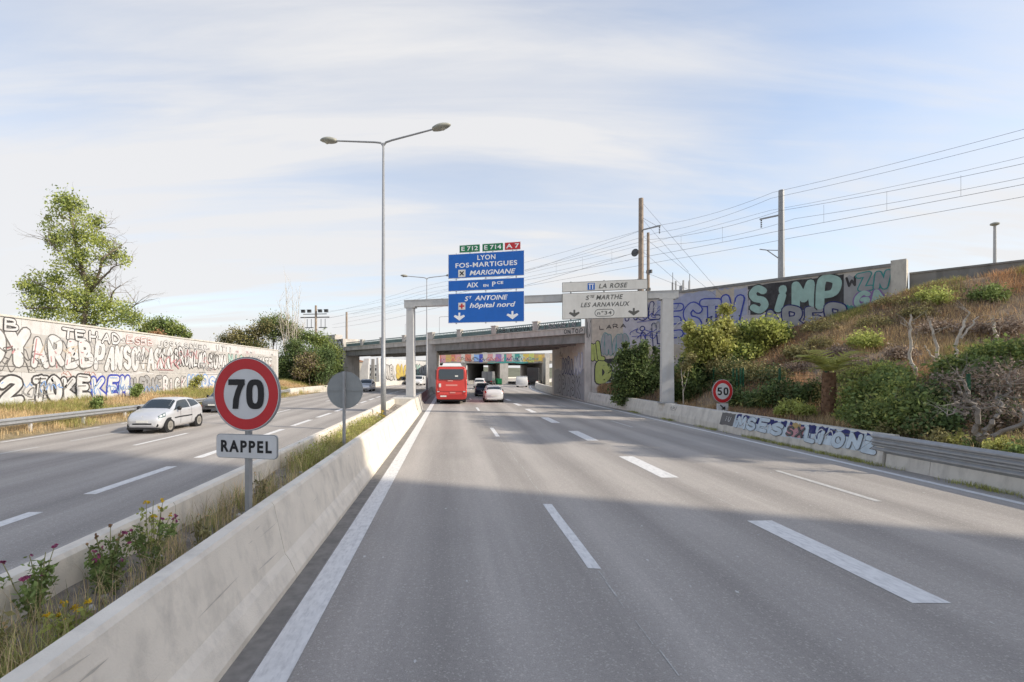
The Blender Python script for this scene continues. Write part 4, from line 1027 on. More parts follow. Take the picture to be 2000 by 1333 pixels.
for a in (math.radians(45), math.radians(135)):
    c, s_ = math.cos(a), math.sin(a)
    mb.add([(bc - 1.5 + c * k1 * .17 - s_ * k2 * .035, YT - .006 - .001 * (a > 1), 8.80 + s_ * k1 * .17 + c * k2 * .035) for k1, k2 in ((-1, -1), (1, -1), (1, 1), (-1, 1))], [(0, 1, 2, 3)])
mb.obj('symbol', 'sign_black', pA)
tx(pB, 'AIX', bc - .82, 8.05, .30, .72, bold=.02); tx(pB, 'EN', bc + .02, 7.98, .16, .32, bold=.03); tx(pB, 'P', bc + .52, 8.05, .30, .22, bold=.02); tx(pB, 'CE', bc + .90, 8.12, .17, .40, bold=.03)
tx(pC, 'S', bc - 1.20, 7.20, .30, .25, bold=.02, shear=.25); tx(pC, 'T', bc - .95, 7.28, .16, .14, bold=.03, shear=.25); tx(pC, 'ANTOINE', bc + .35, 7.22, .30, 2.05, bold=.02, shear=.25)
tx(pC, 'hôpital nord', bc + .42, 6.73, .40, 2.85, bold=.02, shear=.25)
square(pC, bc - 1.50, 6.75, .44, 'sign_cream')
mb = MB(); mb.box((bc - 1.5, YT - .005, 6.75), (.32, .004, .10)); mb.box((bc - 1.5, YT - .0065, 6.75), (.10, .004, .32)); mb.obj('symbol', 'sign_red', pC)
def arrow(par, cx, cz, s, m):
    o = [(-.10, .42), (.10, .42), (.10, .05), (.48, .18), (.60, .02), (0, -.42), (-.60, .02), (-.48, .18), (-.10, .05)]
    mb = MB(); pts = [(cx + a * s, YT, cz + b * s) for a, b in o]
    mb.add(pts, [(0, 1, 2, 8), (8, 2, 5), (2, 3, 4, 5), (8, 5, 6, 7)]); return mb.obj('arrow', m, par)
arrow(pC, bx0 + .72, 6.10, .60, 'letter_white'); arrow(pC, bx1 - .72, 6.10, .60, 'letter_white')
for (t0, t1, s, f) in ((.215, .300, 'E 712', 'sign_green'), (.3085, .3935, 'E 714', 'sign_green'), (.398, .462, 'A 7', 'sign_red')):
    a0, a1 = sx(t0), sx(t1); mb = MB(); mb.box(((a0 + a1) / 2, -.37, 10.33), (a1 - a0, .05, .48)); o = mb.obj('route_shield', 'letter_white', ga)
    mb = MB(); mb.box(((a0 + a1) / 2, -.399, 10.33), (a1 - a0 - .05, .006, .43)); mb.obj('panel_face', f, o)
    tx(o, s, (a0 + a1) / 2, 10.33, .27, (a1 - a0) * .80, bold=.02)
    mb = MB(); mb.box(((a0 + a1) / 2, -.31, 10.1), (.06, .05, .6)); mb.obj('bracket', 'galv', o)
wx0, wx1 = sx(.6207), sx(.929); wc = (wx0 + wx1) / 2
pD = panel('direction_panel', wx0, wx1, 7.38, 7.96, 'sign_cream', 'letter_grey')
pE = panel('direction_panel', wx0, wx1, 5.76, 7.30, 'sign_cream', 'letter_grey')
tx(pD, 'LA ROSE', wc + .50, 7.66, .28, 1.60, 'letter_grey', bold=.02, shear=.25, space=1.15)
square(pD, wc - .72, 7.66, .40, 'sign_blue')
mb = MB()
for k in (-1, 1): mb.box((wc - .72 + k * .08, YT - .005, 7.62), (.05, .004, .26), 0)
mb.box((wc - .72, YT - .006, 7.79), (.3, .004, .05)); mb.obj('symbol', 'letter_white', pD)
tx(pE, 'S', wc - .93, 7.00, .27, .22, 'letter_grey', bold=.02, shear=.25); tx(pE, 'TE', wc - .66, 7.06, .15, .24, 'letter_grey', bold=.03, shear=.25); tx(pE, 'MARTHE', wc + .30, 7.00, .27, 1.50, 'letter_grey', bold=.02, shear=.25, space=1.1)
tx(pE, 'LES ARNAVAUX', wc + .05, 6.58, .27, 2.75, 'letter_grey', bold=.02, shear=.25, space=1.1)
arrow(pE, wx0 + .70, 6.10, .52, 'letter_grey'); arrow(pE, wx1 - .75, 6.10, .52, 'letter_grey')
mb = MB(); n = 40; vs = []
for q in (0, .035):
    for k in range(n):
        a = 2 * math.pi * k / n; ca, sa = math.cos(a), math.sin(a)
        vs.append((wc + .02 + math.copysign(.33, ca) * (abs(ca) > .02) + (.22 - q) * ca, YT, 6.09 + (.22 - q) * sa))
mb.add(vs, [(k, (k + 1) % n, n + (k + 1) % n, n + k) for k in range(n)]); mb.obj('exit_border', 'letter_grey', pE)
tx(pE, 'n°34', wc + .02, 6.09, .22, .80, 'letter_grey', bold=.02, space=1.1)

# ------------------------------------------------------------------ street lamps
def lamp(name, label, loc, H, arm, rz, rise=.35, r0=.095, base=True, two=True, group='street lamps along the motorway'):
    t = thing(name, label, 'street lamp', loc, rz, group)
    mb = MB(); mb.tube([(0, 0, 0), (0, 0, 2.6), (0, 0, 2.62), (0, 0, H)], [r0 * 1.25, r0 * 1.25, r0, r0 * .5], 12); mb.obj('pole', 'galv', t, smooth=True)
    if base:
        mb = MB(); mb.box((0, 0, .02), (.42, .42, .06)); mb.obj('base_plate', 'galv', t)
    for s in ((-1, 1) if two else (1,)):
        mb = MB(); mb.tube([(0, 0, H - .12), (s * .12, 0, H + .02), (s * .4, 0, H + .08), (s * arm * .8, 0, H + rise * .85)], [.045, .045, .042, .036], 8); mb.obj('arm', 'galv', t)
        mb = MB(); x0, x1 = arm * .76, arm * 1.0 + .08; n = 14; m = 10; vs = []; fs = []
        for i in range(m + 1):
            f = i / m; x = x0 + (x1 - x0) * f; w = .22 * math.sin(math.pi * min(1, .12 + f * .86)) ** .6; hh = .15 * math.sin(math.pi * min(1, .14 + f * .83)) ** .6
            zc_ = H + rise * (.82 + .25 * f)
            for k in range(n):
                a = 2 * math.pi * k / n; vs.append((s * x, w * math.cos(a), zc_ + hh * math.sin(a) * (1 if math.sin(a) > 0 else .75)))
        for i in range(m):
            for k in range(n): fs.append((i * n + k, i * n + (k + 1) % n, (i + 1) * n + (k + 1) % n, (i + 1) * n + k))
        fs += [tuple(range(n)), tuple(m * n + k for k in range(n))]
        mb.add(vs, fs); h = mb.obj('lamp_head', 'lamp_head', t, smooth=True)
        mb = MB(); mb.lathe([(.05, -.04), (.10, 0), (.13, .03)], (s * (x0 + x1) / 2 + s * .06, 0, H + rise * .95 - .10), 'z', 12); mb.obj('bowl', 'lamp_bowl', h, smooth=True)
    return t
lamp('street_lamp', 'tall double-armed street lamp rising from the median near the yellow flowers', (-2.97, 20.9, .62), 12.05, 2.95, -math.radians(13), .42)
lamp('street_lamp', 'slim double-armed street lamp in the median just behind the gantry', (-2.55, 50, .8), 11.7, 2.7, -math.radians(4), .3, .08)
lamp('street_lamp', 'distant single-armed street lamp rising beyond the bridge pier', (-2.4, 98, 0), 14, 4.0, 0, .2, .08, two=False)
lamp('street_lamp', 'faint far street lamp above the left span of the bridge', (-13, 135, 0), 16.2, 2.6, 0, .2, .08, two=False)
t = thing('light_mast', 'pale floodlight mast behind the parapet at the top of the embankment', 'mast', (34.6, 30.3, 6.6))
mb = MB(); mb.tube([(0, 0, 0), (0, 0, 5.4)], [.10, .07], 10); mb.obj('pole', 'steel_white', t)
mb = MB(); mb.lathe([(.12, 0), (.22, .06), (.22, .14), (.1, .2)], (0, 0, 5.35), 'z', 12); mb.obj('head', 'lamp_head', t)

# ------------------------------------------------------------------ railway poles and wires
def cpole(name, label, u, y, vtop, w, mname, z0=6.0):
    b = P(u, 0, y); h = HC + (V0 - vtop) / F * y - z0
    t = thing(name, label, 'pole', (b.x, y, z0), math.atan2(T_DIR.y, T_DIR.x), 'railway poles')
    mb = MB(); mb.tube([(0, 0, 0), (0, 0, h)], [w, w * .8], 8); mb.obj('mast', mname, t)
    return t, h
def insul(mb, p, q, n=4, r=.07):
    p, q = Vector(p), Vector(q)
    for k in range(n): c = p.lerp(q, (k + .5) / n); mb.tube([c - (q - p) * .35 / n, c, c + (q - p) * .35 / n], [r * .4, r, r * .4], 6)
def arm_part(t, z, L, side, drop=.5, brace=True):
    mb = MB(); mb.box((side * L / 2, 0, z), (L, .09, .10)); 
    if brace: mb.tube([(side * .05, 0, z + 1.1), (side * L * .8, 0, z + .05)], .015, 4)
    mb.obj('cross_arm', 'galv', t)
    mb = MB(); insul(mb, (side * (L - .1), 0, z - .05), (side * (L - .1), 0, z - .05 - drop)); mb.obj('insulator', 'steel_dark', t)
t1, h1 = cpole('railway_pole', 'tall brown railway pole with a cross arm beside the cream sign', 1252, 40.5, 388, .25, 'wood_pole')
arm_part(t1, 17.3 - 6 - 2.6, 1.7, 1, .6)
mb = MB(); mb.lathe([(.30, -.04), (.34, 0), (.30, .04)], (-.55, 0, 12.9 - 6), 'y', 16); mb.tube([(0, 0, 6.9), (-.55, 0, 6.9)], .05, 6); mb.obj('tension_wheel', 'steel_dark', t1)
t2, h2 = cpole('railway_pole', 'shorter brown railway pole just right of the tall pole', 1266, 44.0, 455, .16, 'wood_pole')
mb = MB(); mb.box((.1, 0, h2 * .62), (.5, .2, .3)); mb.box((0, 0, h2 * .45), (.4, .2, .25)); mb.obj('bracket', 'steel_dark', t2)
t3, h3 = cpole('railway_pole', 'grey railway pole with two arms above the mint graffiti', 1526, 34.0, 372, .23, 'galv', 6.2)
arm_part(t3, h3 - 1.75, 1.35, -1, .6, False)
mb = MB(); mb.tube([(0, 0, h3 - 5.0), (-.9, 0, h3 - 4.1), (-1.35, 0, h3 - 3.95)], .04, 6); mb.tube([(0, 0, h3 - 4.3), (-.9, 0, h3 - 4.1)], .03, 6); mb.obj('cantilever', 'galv', t3)
t4, h4 = cpole('railway_pole', 'far brown railway pole above the left end of the bridge', 677, 84, 610, .22, 'wood_pole', 5.5)
t5, h5 = cpole('railway_pole', 'far railway pole carrying a signal gantry behind the bushes', 617, 88, 597, .26, 'wood_pole', 3)
t5.rotation_euler = (0, 0, -.15)
mb = MB()
mb.box((-.2, 0, h5 - 2.2), (5.6, .18, .18)); mb.box((-.2, 0, h5 - 1.6), (4.6, .15, .12)); mb.obj('cross_beam', 'steel_dark', t5)
for k, x in enumerate((-2.4, -1.2, .9, 2.1)):
    mb = MB(); mb.box((x, -.2, h5 - 1.05), (.7, .35, .55)); mb.box((x, -.45, h5 - .85), (.75, .3, .06)); mb.obj('signal_head', 'steel_dark', t5)
for x in (-1.7, 1.0):
    mb = MB(); mb.box((x, 0, h5 - 3.3), (.08, .08, 1.6)); mb.box((x + .4, 0, h5 - 4.1), (1.5, .5, .12)); mb.box((x + .8, 0, h5 - 3.3), (.08, .08, 1.6)); mb.obj('service_platform', 'steel_dark', t5)
def wire(pts, label, r=.016, sag=.25, droppers=None):
    mb = MB(); r *= .72
    for a, b in zip(pts[:-1], pts[1:]):
        a, b = Vector(a), Vector(b); n = 14
        mb.tube([a.lerp(b, i / n) - Vector((0, 0, sag * 4 * (i / n) * (1 - i / n))) for i in range(n + 1)], r, 5)
    o = mb.obj('overhead_wire', 'wire'); tag(o, label, 'wire', 'railway wires')
    return o
def tw(t, off, z): return rail_pt(t, off, z)
RT, LT = 34, -56
for nm, off, zs in (('near', 2.6, (12.55, 13.75)), ('far', 6.2, (12.75, 13.95))):
    wire([tw(RT, off, zs[0]), tw(14, off, zs[0]), tw(4.5, off, zs[0]), tw(-25, off, zs[0]), tw(LT, off, zs[0])], f'lower contact wire of the {nm} railway track', .018, .04)
    wire([tw(RT, off, zs[1] + .2), tw(14, off, zs[1] + .2), tw(4.5, off, zs[1] + .2), tw(-25, off, zs[1] + .1), tw(LT, off, zs[1])], f'upper carrier wire of the {nm} railway track', .016, .35)
wire([tw(RT, 1.4, 15.6), tw(13.9, 1.5, 15.0), tw(5.5, 2.0, 14.8), tw(-28, 2, 14.2), tw(LT, 2, 13.4)], 'topmost feeder wire of the railway', .014, .3)
wire([tw(RT, 1.0, 15.0), tw(13.9, 1.1, 14.5), tw(5.5, 2.0, 14.2), tw(-28, 2.2, 13.2), tw(LT, 2, 12.4)], 'second feeder wire of the railway', .014, .3)
wire([tw(RT, 7.5, 15.9), tw(12, 7.6, 15.6), tw(-28, 7.6, 14.6), tw(LT, 7.6, 13.6)], 'feeder wire on the far side of the railway', .014, .4)
b1 = Vector(t1.location); b2_ = Vector(t2.location)
for k, (za, u, v) in enumerate(((9.6, 1345, 528), (6.9, 1330, 552), (5.2, 1355, 566), (8.2, 1400, 575), (11, 1410, 572))):
    q = P(u, v, 34.6 if k < 3 else 33.5)
    wire([b1 + Vector((.15, 0, za)), q + Vector((0, .0, -.15))], 'slanting stay wire from the tall brown railway pole down to the wall', .014, .0)
wire([b1 + Vector((-.2, 0, 8.6)), tw(-28, 3.4, 12.2), tw(LT, 3.4, 11.4)], 'tensioned wire from the tall brown railway pole towards the blue sign', .016, .25)
wire([b1 + Vector((-.2, 0, 6.9)), tw(-28, 3.4, 11.2), tw(LT, 3.4, 10.8)], 'tensioned wire from the pole wheel towards the blue sign', .02, .3)
for k in range(13):
    tt = 32 - 3.1 * k
    if 13 < tt < 15: continue
    wire([tw(tt, 2.6, 12.54), tw(tt, 2.6, 13.70)], 'short dropper between the near carrier and contact wires', .010, 0)
# telecom mast behind the wall
t = thing('telecom_mast', 'distant telecom mast with antennas rising behind the retaining wall', 'mast', (43.5, 90, 0))
mb = MB(); mb.tube([(0, 0, 0), (0, 0, 19)], [.45, .35], 8); mb.obj('mast', 'galv', t)
mb = MB(); mb.lathe([(.5, 0), (1.5, .3), (1.5, .5), (.6, .6)], (0, 0, 17.4), 'z', 12); mb.obj('platform', 'steel_dark', t)
for k in range(7):
    a = k * .9; mb = MB(); mb.box((1.5 * math.cos(a), 1.5 * math.sin(a), 18.9), (.22, .22, 1.7)); mb.obj('antenna', 'galv', t)
mb = MB(); mb.tube([(-1.6, 0, 17), (-1.6, 0, 21.5)], .05, 5); mb.tube([(1.6, 0, 17), (1.6, 0, 21.2)], .05, 5); mb.obj('rod', 'steel_dark', t)

# ------------------------------------------------------------------ fence on the embankment
fe = thing('mesh_fence', 'green wire mesh fence on posts at the foot of the embankment', 'fence')
fx = lambda y: 15.0 + .04 * (22 - y)
ys = [9.0 + 2.55 * k for k in range(9)]
for y in ys:
    z = bank_h(fx(y), y); mb = MB(); mb.box((fx(y), y, z + .62), (.07, .07, 1.5)); mb.obj('post', 'green_fence', fe)
for k in range(3):
    y = 24.2 + .3 * k; mb = MB(); mb.box((fx(y) - .2, y, bank_h(fx(y), y) + .62), (.06, .06, 1.45)); mb.obj('post', 'green_fence', fe)
mb = MB()
for i in range(len(ys) - 1):
    ya, yb = ys[i], ys[i + 1]
    for k in range(8):
        za, zb = bank_h(fx(ya), ya), bank_h(fx(yb), yb); h = .05 + .17 * k
        mb.tube([(fx(ya), ya, za + h), (fx(yb), yb, zb + h)], .004, 3, False)
    for k in range(16):
        y = ya + (yb - ya) * k / 16; z = bank_h(fx(y), y); mb.tube([(fx(y), y, z), (fx(y), y, z + 1.25)], .003, 3, False)
mb.obj('wire_mesh', 'green_fence', fe)

# ------------------------------------------------------------------ vehicles
def crom(p, t):
    n = len(p); i = int(math.floor(t)); i = max(0, min(n - 2, i)); f = t - i
    a, b, c, d = p[max(i - 1, 0)], p[i], p[i + 1], p[min(i + 2, n - 1)]
    return [b_ + .5 * f * (c_ - a_ + f * (2 * a_ - 5 * b_ + 4 * c_ - d_ + f * (3 * (b_ - c_) + d_ - a_))) for a_, b_, c_, d_ in zip(a, b, c, d)]
class Hull:
    """car body surface: sections (s, z0, zbelt, ztop, half width, roof half width)"""
    def __init__(h, L, secs): h.L = L; h.secs = secs
    def sec(h, s):
        q = h.secs; i = 0
        while i < len(q) - 2 and s > q[i + 1][0]: i += 1
        f = (s - q[i][0]) / (q[i + 1][0] - q[i][0])
        lin_ = [a + (b - a) * f for a, b in zip(q[i], q[i + 1])]
        cr = crom(q, i + f)
        return [.5 * a + .5 * b for a, b in zip(lin_, cr)]
    def ring(h, s):
        _, z0, zb, zt, w, wr = h.sec(s)
        dz = zt - zb
        r = [(w * .86, z0), (w * .97, z0 + .10), (w, z0 + (zb - z0) * .5), (w * .975, zb - .02), (w + (wr - w) * .52, zb + dz * .46), (wr * 1.0, zt - min(.07, dz * .35)), (wr * .82, zt - min(.02, dz * .1)), (0, zt)]
        return r
    def at(h, s, t):
        r = h.ring(s); sg = -1 if t < 0 else 1; a = 7 - abs(t); i = max(0, min(6, int(math.floor(a)))); f = a - i    # t: 0 = roof centre, 7 = sill
        a, b = r[i], r[i + 1]
        return Vector((sg * (a[0] + (b[0] - a[0]) * f), (s - .5) * h.L, a[1] + (b[1] - a[1]) * f))
    def body(h, ns=44, sub=2):
        mb = MB(); T = [(-7 + i / sub) for i in range(14 * sub + 1)]; n = len(T)
        s0, s1 = h.secs[0][0], h.secs[-1][0]
        vs = [h.at(s0 + (s1 - s0) * i / ns, t) for i in range(ns + 1) for t in T]
        fs = [(i * n + k, i * n + k + 1, (i + 1) * n + k + 1, (i + 1) * n + k) for i in range(ns) for k in range(n - 1)]
        fs += [(i * n, (i + 1) * n, (i + 1) * n + n - 1, i * n + n - 1) for i in range(ns)]
        fs += [tuple(range(n)), tuple(ns * n + k for k in range(n))]
        mb.add(vs, fs); return mb
    def patch(h, c, off=.006, n=8, m=6):
        """c: four (s, t) corners; a sheet floating just off the body"""
        mb = MB(); vs = []; e = .01
        for j in range(m + 1):
            for i in range(n + 1):
                f, g_ = i / n, j / m
                s = (c[0][0] * (1 - f) + c[1][0] * f) * (1 - g_) + (c[3][0] * (1 - f) + c[2][0] * f) * g_
                t = (c[0][1] * (1 - f) + c[1][1] * f) * (1 - g_) + (c[3][1] * (1 - f) + c[2][1] * f) * g_
                p = h.at(s, t); ds = h.at(min(s + e, 1), t) - h.at(max(s - e, 0), t); dt = h.at(s, t + .05) - h.at(s, t - .05)
                nr = ds.cross(dt)
                if nr.length < 1e-9: nr = Vector((0, 0, 1))
                nr.normalize()
                if nr.dot(p - Vector((0, p.y, .7))) < 0: nr = -nr
                vs.append(p + nr * off)
        fs = [(j * (n + 1) + i, j * (n + 1) + i + 1, (j + 1) * (n + 1) + i + 1, (j + 1) * (n + 1) + i) for j in range(m) for i in range(n)]
        mb.add(vs, fs); return mb
def wheel(parent, x, y, r, w=.2, spokes=6):
    s = 1 if x > 0 else -1
    mb = MB(); mb.lathe([(r * .62, -w / 2), (r * .93, -w / 2), (r, -w * .3), (r, w * .3), (r * .93, w / 2), (r * .62, w / 2)], (x - s * w * .4, y, r), 'x', 24); t = mb.obj('wheel', 'tyre', parent, smooth=False)
    mb = MB(); xx = x + s * w * .1 + s * .006
    mb.lathe([(r * .66, -.004), (r * .66, .004)], (xx - s * .012, y, r), 'x', 24)
    mb.obj('rim_back', 'trim', t)
    mb = MB()
    for k in range(spokes):
        a = 2 * math.pi * k / spokes; c, s_ = math.cos(a), math.sin(a); q = .085 * r / .29
        mb.add([(xx, y + c * r * .08 - s_ * q * .5, r + s_ * r * .08 + c * q * .5), (xx, y + c * r * .60 - s_ * q, r + s_ * r * .60 + c * q), (xx, y + c * r * .60 + s_ * q, r + s_ * r * .60 - c * q), (xx, y + c * r * .08 + s_ * q * .5, r + s_ * r * .08 - c * q * .5)], [(0, 1, 2, 3)])
    n = 24; vs = [(xx + s * .002, y + q * r * math.cos(6.2832 * k / n), r + q * r * math.sin(6.2832 * k / n)) for q in (.55, .66) for k in range(n)]
    mb.add(vs, [(k, (k + 1) % n, n + (k + 1) % n, n + k) for k in range(n)])
    mb.lathe([(r * .16, 0), (r * .12, s * .01)], (xx, y, r), 'x', 10)
    mb.obj('rim', 'rim', t)
SEC = {
 'hatch': [(0, .30, .58, .68, .54, .44), (.025, .22, .66, .77, .70, .57), (.10, .20, .78, .90, .79, .65), (.225, .20, .90, 1.01, .825, .67), (.39, .20, .95, 1.40, .83, .61), (.52, .20, .94, 1.465, .83, .59), (.70, .20, .96, 1.45, .83, .58), (.86, .21, 1.0, 1.36, .82, .56), (.945, .25, .96, 1.10, .78, .60), (1.0, .32, .74, .82, .66, .52)],
 'bubble': [(0, .30, .52, .60, .55, .42), (.03, .22, .62, .74, .70, .55), (.12, .20, .74, .88, .79, .64), (.25, .20, .86, 1.0, .825, .66), (.40, .20, .93, 1.38, .83, .62), (.52, .20, .94, 1.49, .83, .60), (.72, .20, .96, 1.47, .83, .60), (.87, .21, 1.0, 1.36, .82, .58), (.95, .25, .95, 1.12, .80, .60), (1.0, .32, .72, .82, .70, .54)],
 'sedan': [(0, .30, .55, .62, .60, .5), (.03, .22, .62, .70, .76, .6), (.14, .19, .74, .82, .86, .68), (.28, .18, .88, .95, .88, .70), (.43, .18, .92, 1.36, .88, .62), (.54, .18, .93, 1.45, .88, .61), (.68, .18, .95, 1.43, .88, .61), (.84, .20, .98, 1.25, .87, .62), (.93, .24, .96, 1.06, .85, .66), (1.0, .32, .76, .84, .76, .62)],
 'suv': [(0, .36, .66, .78, .62, .5), (.03, .28, .74, .88, .78, .62), (.15, .25, .88, 1.0, .88, .70), (.27, .25, 1.0, 1.10, .90, .72), (.40, .25, 1.05, 1.58, .90, .68), (.52, .25, 1.06, 1.70, .90, .68), (.80, .25, 1.08, 1.68, .90, .66), (.93, .28, 1.08, 1.52, .88, .64), (.975, .30, 1.02, 1.12, .86, .66), (1.0, .38, .86, .94, .80, .62)],
 'van': [(0, .36, .70, .82, .66, .54), (.025, .30, .82, .96, .82, .66), (.12, .26, 1.0, 1.14, .92, .76), (.19, .25, 1.08, 1.24, .95, .80), (.30, .25, 1.16, 1.86, .95, .82), (.38, .25, 1.18, 1.96, .95, .84), (.90, .25, 1.18, 1.95, .95, .84), (.975, .26, 1.16, 1.92, .95, .83), (.99, .28, 1.10, 1.86, .94, .80), (1.0, .36, 1.0, 1.78, .90, .76)],
}
def car(name, label, cat, loc, rz, L, W, kind, paint, detail=True, wr=.30, group='cars on the motorway', tail=True):
    t = thing(name, label, cat, loc, rz, group)
    k = W / .83
    H = Hull(L, [(s, a, b, c, d * k, e * k) for s, a, b, c, d, e in SEC[kind]])
    H.body().obj('body', paint, t, smooth=True)
    ws0 = next(i for i, q in enumerate(SEC[kind]) if q[3] - q[2] > .3)
    sa, sb = SEC[kind][ws0 - 1][0], SEC[kind][ws0][0]
    H.patch([(sa + .012, -5.0 + 3.0), (sa + .012, 2.0), (sb - .004, 2.0), (sb - .004, -2.0)][:4], n=10).obj('windscreen', 'glass', t, smooth=True)
    rear = [q for q in SEC[kind] if q[0] > .8]
    r0, r1 = (rear[0][0] + .004, rear[1][0] - .012) if kind != 'van' else (.978, .992)
    if kind == 'suv': r0, r1 = .935, .972
    H.patch([(r0, -2.0), (r0, 2.0), (r1, 2.1), (r1, -2.1)], n=10).obj('rear_window', 'glass', t, smooth=True)
    e0 = sb - .005; e1 = rear[0][0] - .02
    mid = e0 + (e1 - e0) * .56
    for sg in (-1, 1):
        if kind == 'van':
            H.patch([(sb - .03, sg * 3.7), (.47, sg * 3.7), (.46, sg * 2.4), (sb + .02, sg * 2.4)], .006).obj('side_window', 'glass', t, smooth=True)
        else:
            H.patch([(sa + .035, sg * 3.75), (mid - .012, sg * 3.75), (mid - .03, sg * 2.2), (sb + .015, sg * 2.2)], .006).obj('side_window', 'glass', t, smooth=True)
            H.patch([(mid + .012, sg * 3.75), (e1 + .02, sg * 3.5), (e1 - .02, sg * 2.2), (mid - .004, sg * 2.2)], .006).obj('side_window', 'glass', t, smooth=True)
        hl = H.patch([(.020, sg * 4.0), (.105, sg * 4.2), (.130, sg * 2.8), (.032, sg * 2.3)], .008).obj('headlight', 'glass_pale', t, smooth=True)
        H.patch([(.034, sg * 3.75), (.062, sg * 3.85), (.072, sg * 3.1), (.042, sg * 2.8)], .014, 4, 4).obj('reflector', 'lamp_clear', hl, smooth=True)
        H.patch([(.075, sg * 3.9), (.098, sg * 4.0), (.110, sg * 3.2), (.085, sg * 3.1)], .014, 4, 4).obj('reflector', 'lamp_clear', hl, smooth=True)
        H.patch([(.965, sg * 4.4), (.985, sg * 3.0), (.95, sg * 2.9), (.915, sg * 4.0)], .010, 4, 4).obj('tail_light', 'lamp_red', t, smooth=True)
        mx = W * 1.0
        mb = MB(); mb.lathe([(.02, -.05), (.09, -.03), (.10, .02), (.03, .06)], (sg * (mx + .08), (sb - .06 - .5) * L, SEC[kind][ws0][2] + .06), 'y', 10); mb.obj('mirror', 'trim' if detail else paint, t, smooth=True)
        for s in (.175, .83):
            y = (s - .5) * L
            mb = MB(); mb.lathe([(wr + .055, -.3), (wr + .055, .0)], (sg * (W * .985) if sg > 0 else -W * .985, y, wr), 'x', 26)
            if sg < 0: mb.v = [(-2 * W * .985 - x, yy, z) for x, yy, z in mb.v]
            mb.obj('wheel_arch', 'trim', t)
            wheel(t, sg * (W * .985 + .0), y, wr)
    yf = -.5 * L
    mb = MB(); mb.box((0, yf - .004, .40), (SEC[kind][0][4] * k * 1.5, .02, .09)); mb.obj('grille', 'trim', t)
    mb = MB(); mb.box((0, yf - .012, .52), (.50, .012, .10)); mb.obj('number_plate', 'plate', t)
    mb = MB(); mb.box((0, -yf + .004, .62 if kind != 'van' else .8), (.50, .012, .11)); mb.obj('number_plate', 'plate', t)
    mb = MB(); mb.box((0, -yf - .01, .36), (SEC[kind][-1][4] * k * 1.7, .06, .14)); mb.obj('rear_bumper', 'trim' if paint == 'car_black' else paint, t)
    return t, H
# silver hatchback on the oncoming side
tw_, H = car('hatchback_car', 'silver two-door hatchback driving on the oncoming lanes past the graffiti wall', 'car', (-13.05, 21.9, 0), 0.0, 3.60, .825, 'hatch', 'car_silver')
for sg in (-1, 1):
    H.patch([(.27, sg * 4.95), (.66, sg * 4.95), (.66, sg * 4.8), (.27, sg * 4.8)], .014, 10, 1).obj('side_moulding', 'trim', tw_)
    mb = MB(); mb.lathe([(.05, -.01), (.07, 0)], (sg * .60, -1.745, .36), 'y', 12); mb.obj('fog_lamp', 'trim', tw_)
    H.patch([(.40, sg * 5.9), (.404, sg * 5.9), (.404, sg * 3.9), (.40, sg * 3.9)], .007, 1, 8).obj('door_seam', 'trim', tw_)
    H.patch([(.655, sg * 5.9), (.659, sg * 5.9), (.659, sg * 3.9), (.655, sg * 3.9)], .007, 1, 8).obj('door_seam', 'trim', tw_)
    H.patch([(.59, sg * 4.15), (.63, sg * 4.15), (.63, sg * 4.02), (.59, sg * 4.02)], .02, 3, 2).obj('door_handle', 'car_silver', tw_)
mb = MB(); mb.box((0, -1.79, .36), (.98, .06, .05)); mb.obj('bumper_bar', 'car_silver', tw_)
mb = MB(); mb.add([(0, -1.765, .78), (.055, -1.79, .70), (0, -1.81, .62), (-.055, -1.79, .70)], [(0, 1, 2, 3)]); mb.obj('badge', 'lamp_clear', tw_)
mb = MB(); mb.box((0, -1.70, .22), (1.30, .2, .07)); mb.obj('front_lip', 'trim', tw_)
car('hatchback_car', 'dark grey car half hidden behind the 70 sign', 'car', (-15.35, 32.6, 0), 0, 4.1, .86, 'hatch', 'car_grey')
car('van', 'light grey people carrier coming towards us under the left span', 'car', (-11.7, 66, 0), 0, 4.3, .90, 'suv', 'car_silver')
car('sedan_car', 'small black car approaching far down the oncoming lanes', 'car', (-11.9 + .0, 111, 0), -.2, 4.3, .88, 'suv', 'car_black')
car('van', 'white delivery van seen past the gantry post on the oncoming lanes', 'van', (-6.6, 98, 0), -.15, 5.2, .95, 'van', 'car_white')
car('sedan_car', 'dark car behind the gantry post on the oncoming lanes', 'car', (-9.0, 104, 0), -.15, 4.3, .88, 'sedan', 'car_black')
PI = math.pi
car('hatchback_car', 'small white rounded hatchback driving beside the red coach', 'car', (3.75, 42.8, 0), PI - .02, 3.6, .83, 'bubble', 'car_white')
car('sedan_car', 'navy car just ahead of the small white hatchback', 'car', (3.55, 53.5, 0), PI - .03, 4.2, .88, 'sedan', 'car_navy')
car('sedan_car', 'white car ahead of the navy car under the bridge', 'car', (4.7, 77, 0), PI - .12, 4.2, .88, 'suv', 'car_white')
car('van', 'white van in the right lane beyond the bridge', 'van', (12.8, 86, 0), PI - .16, 4.8, .92, 'van', 'car_white')
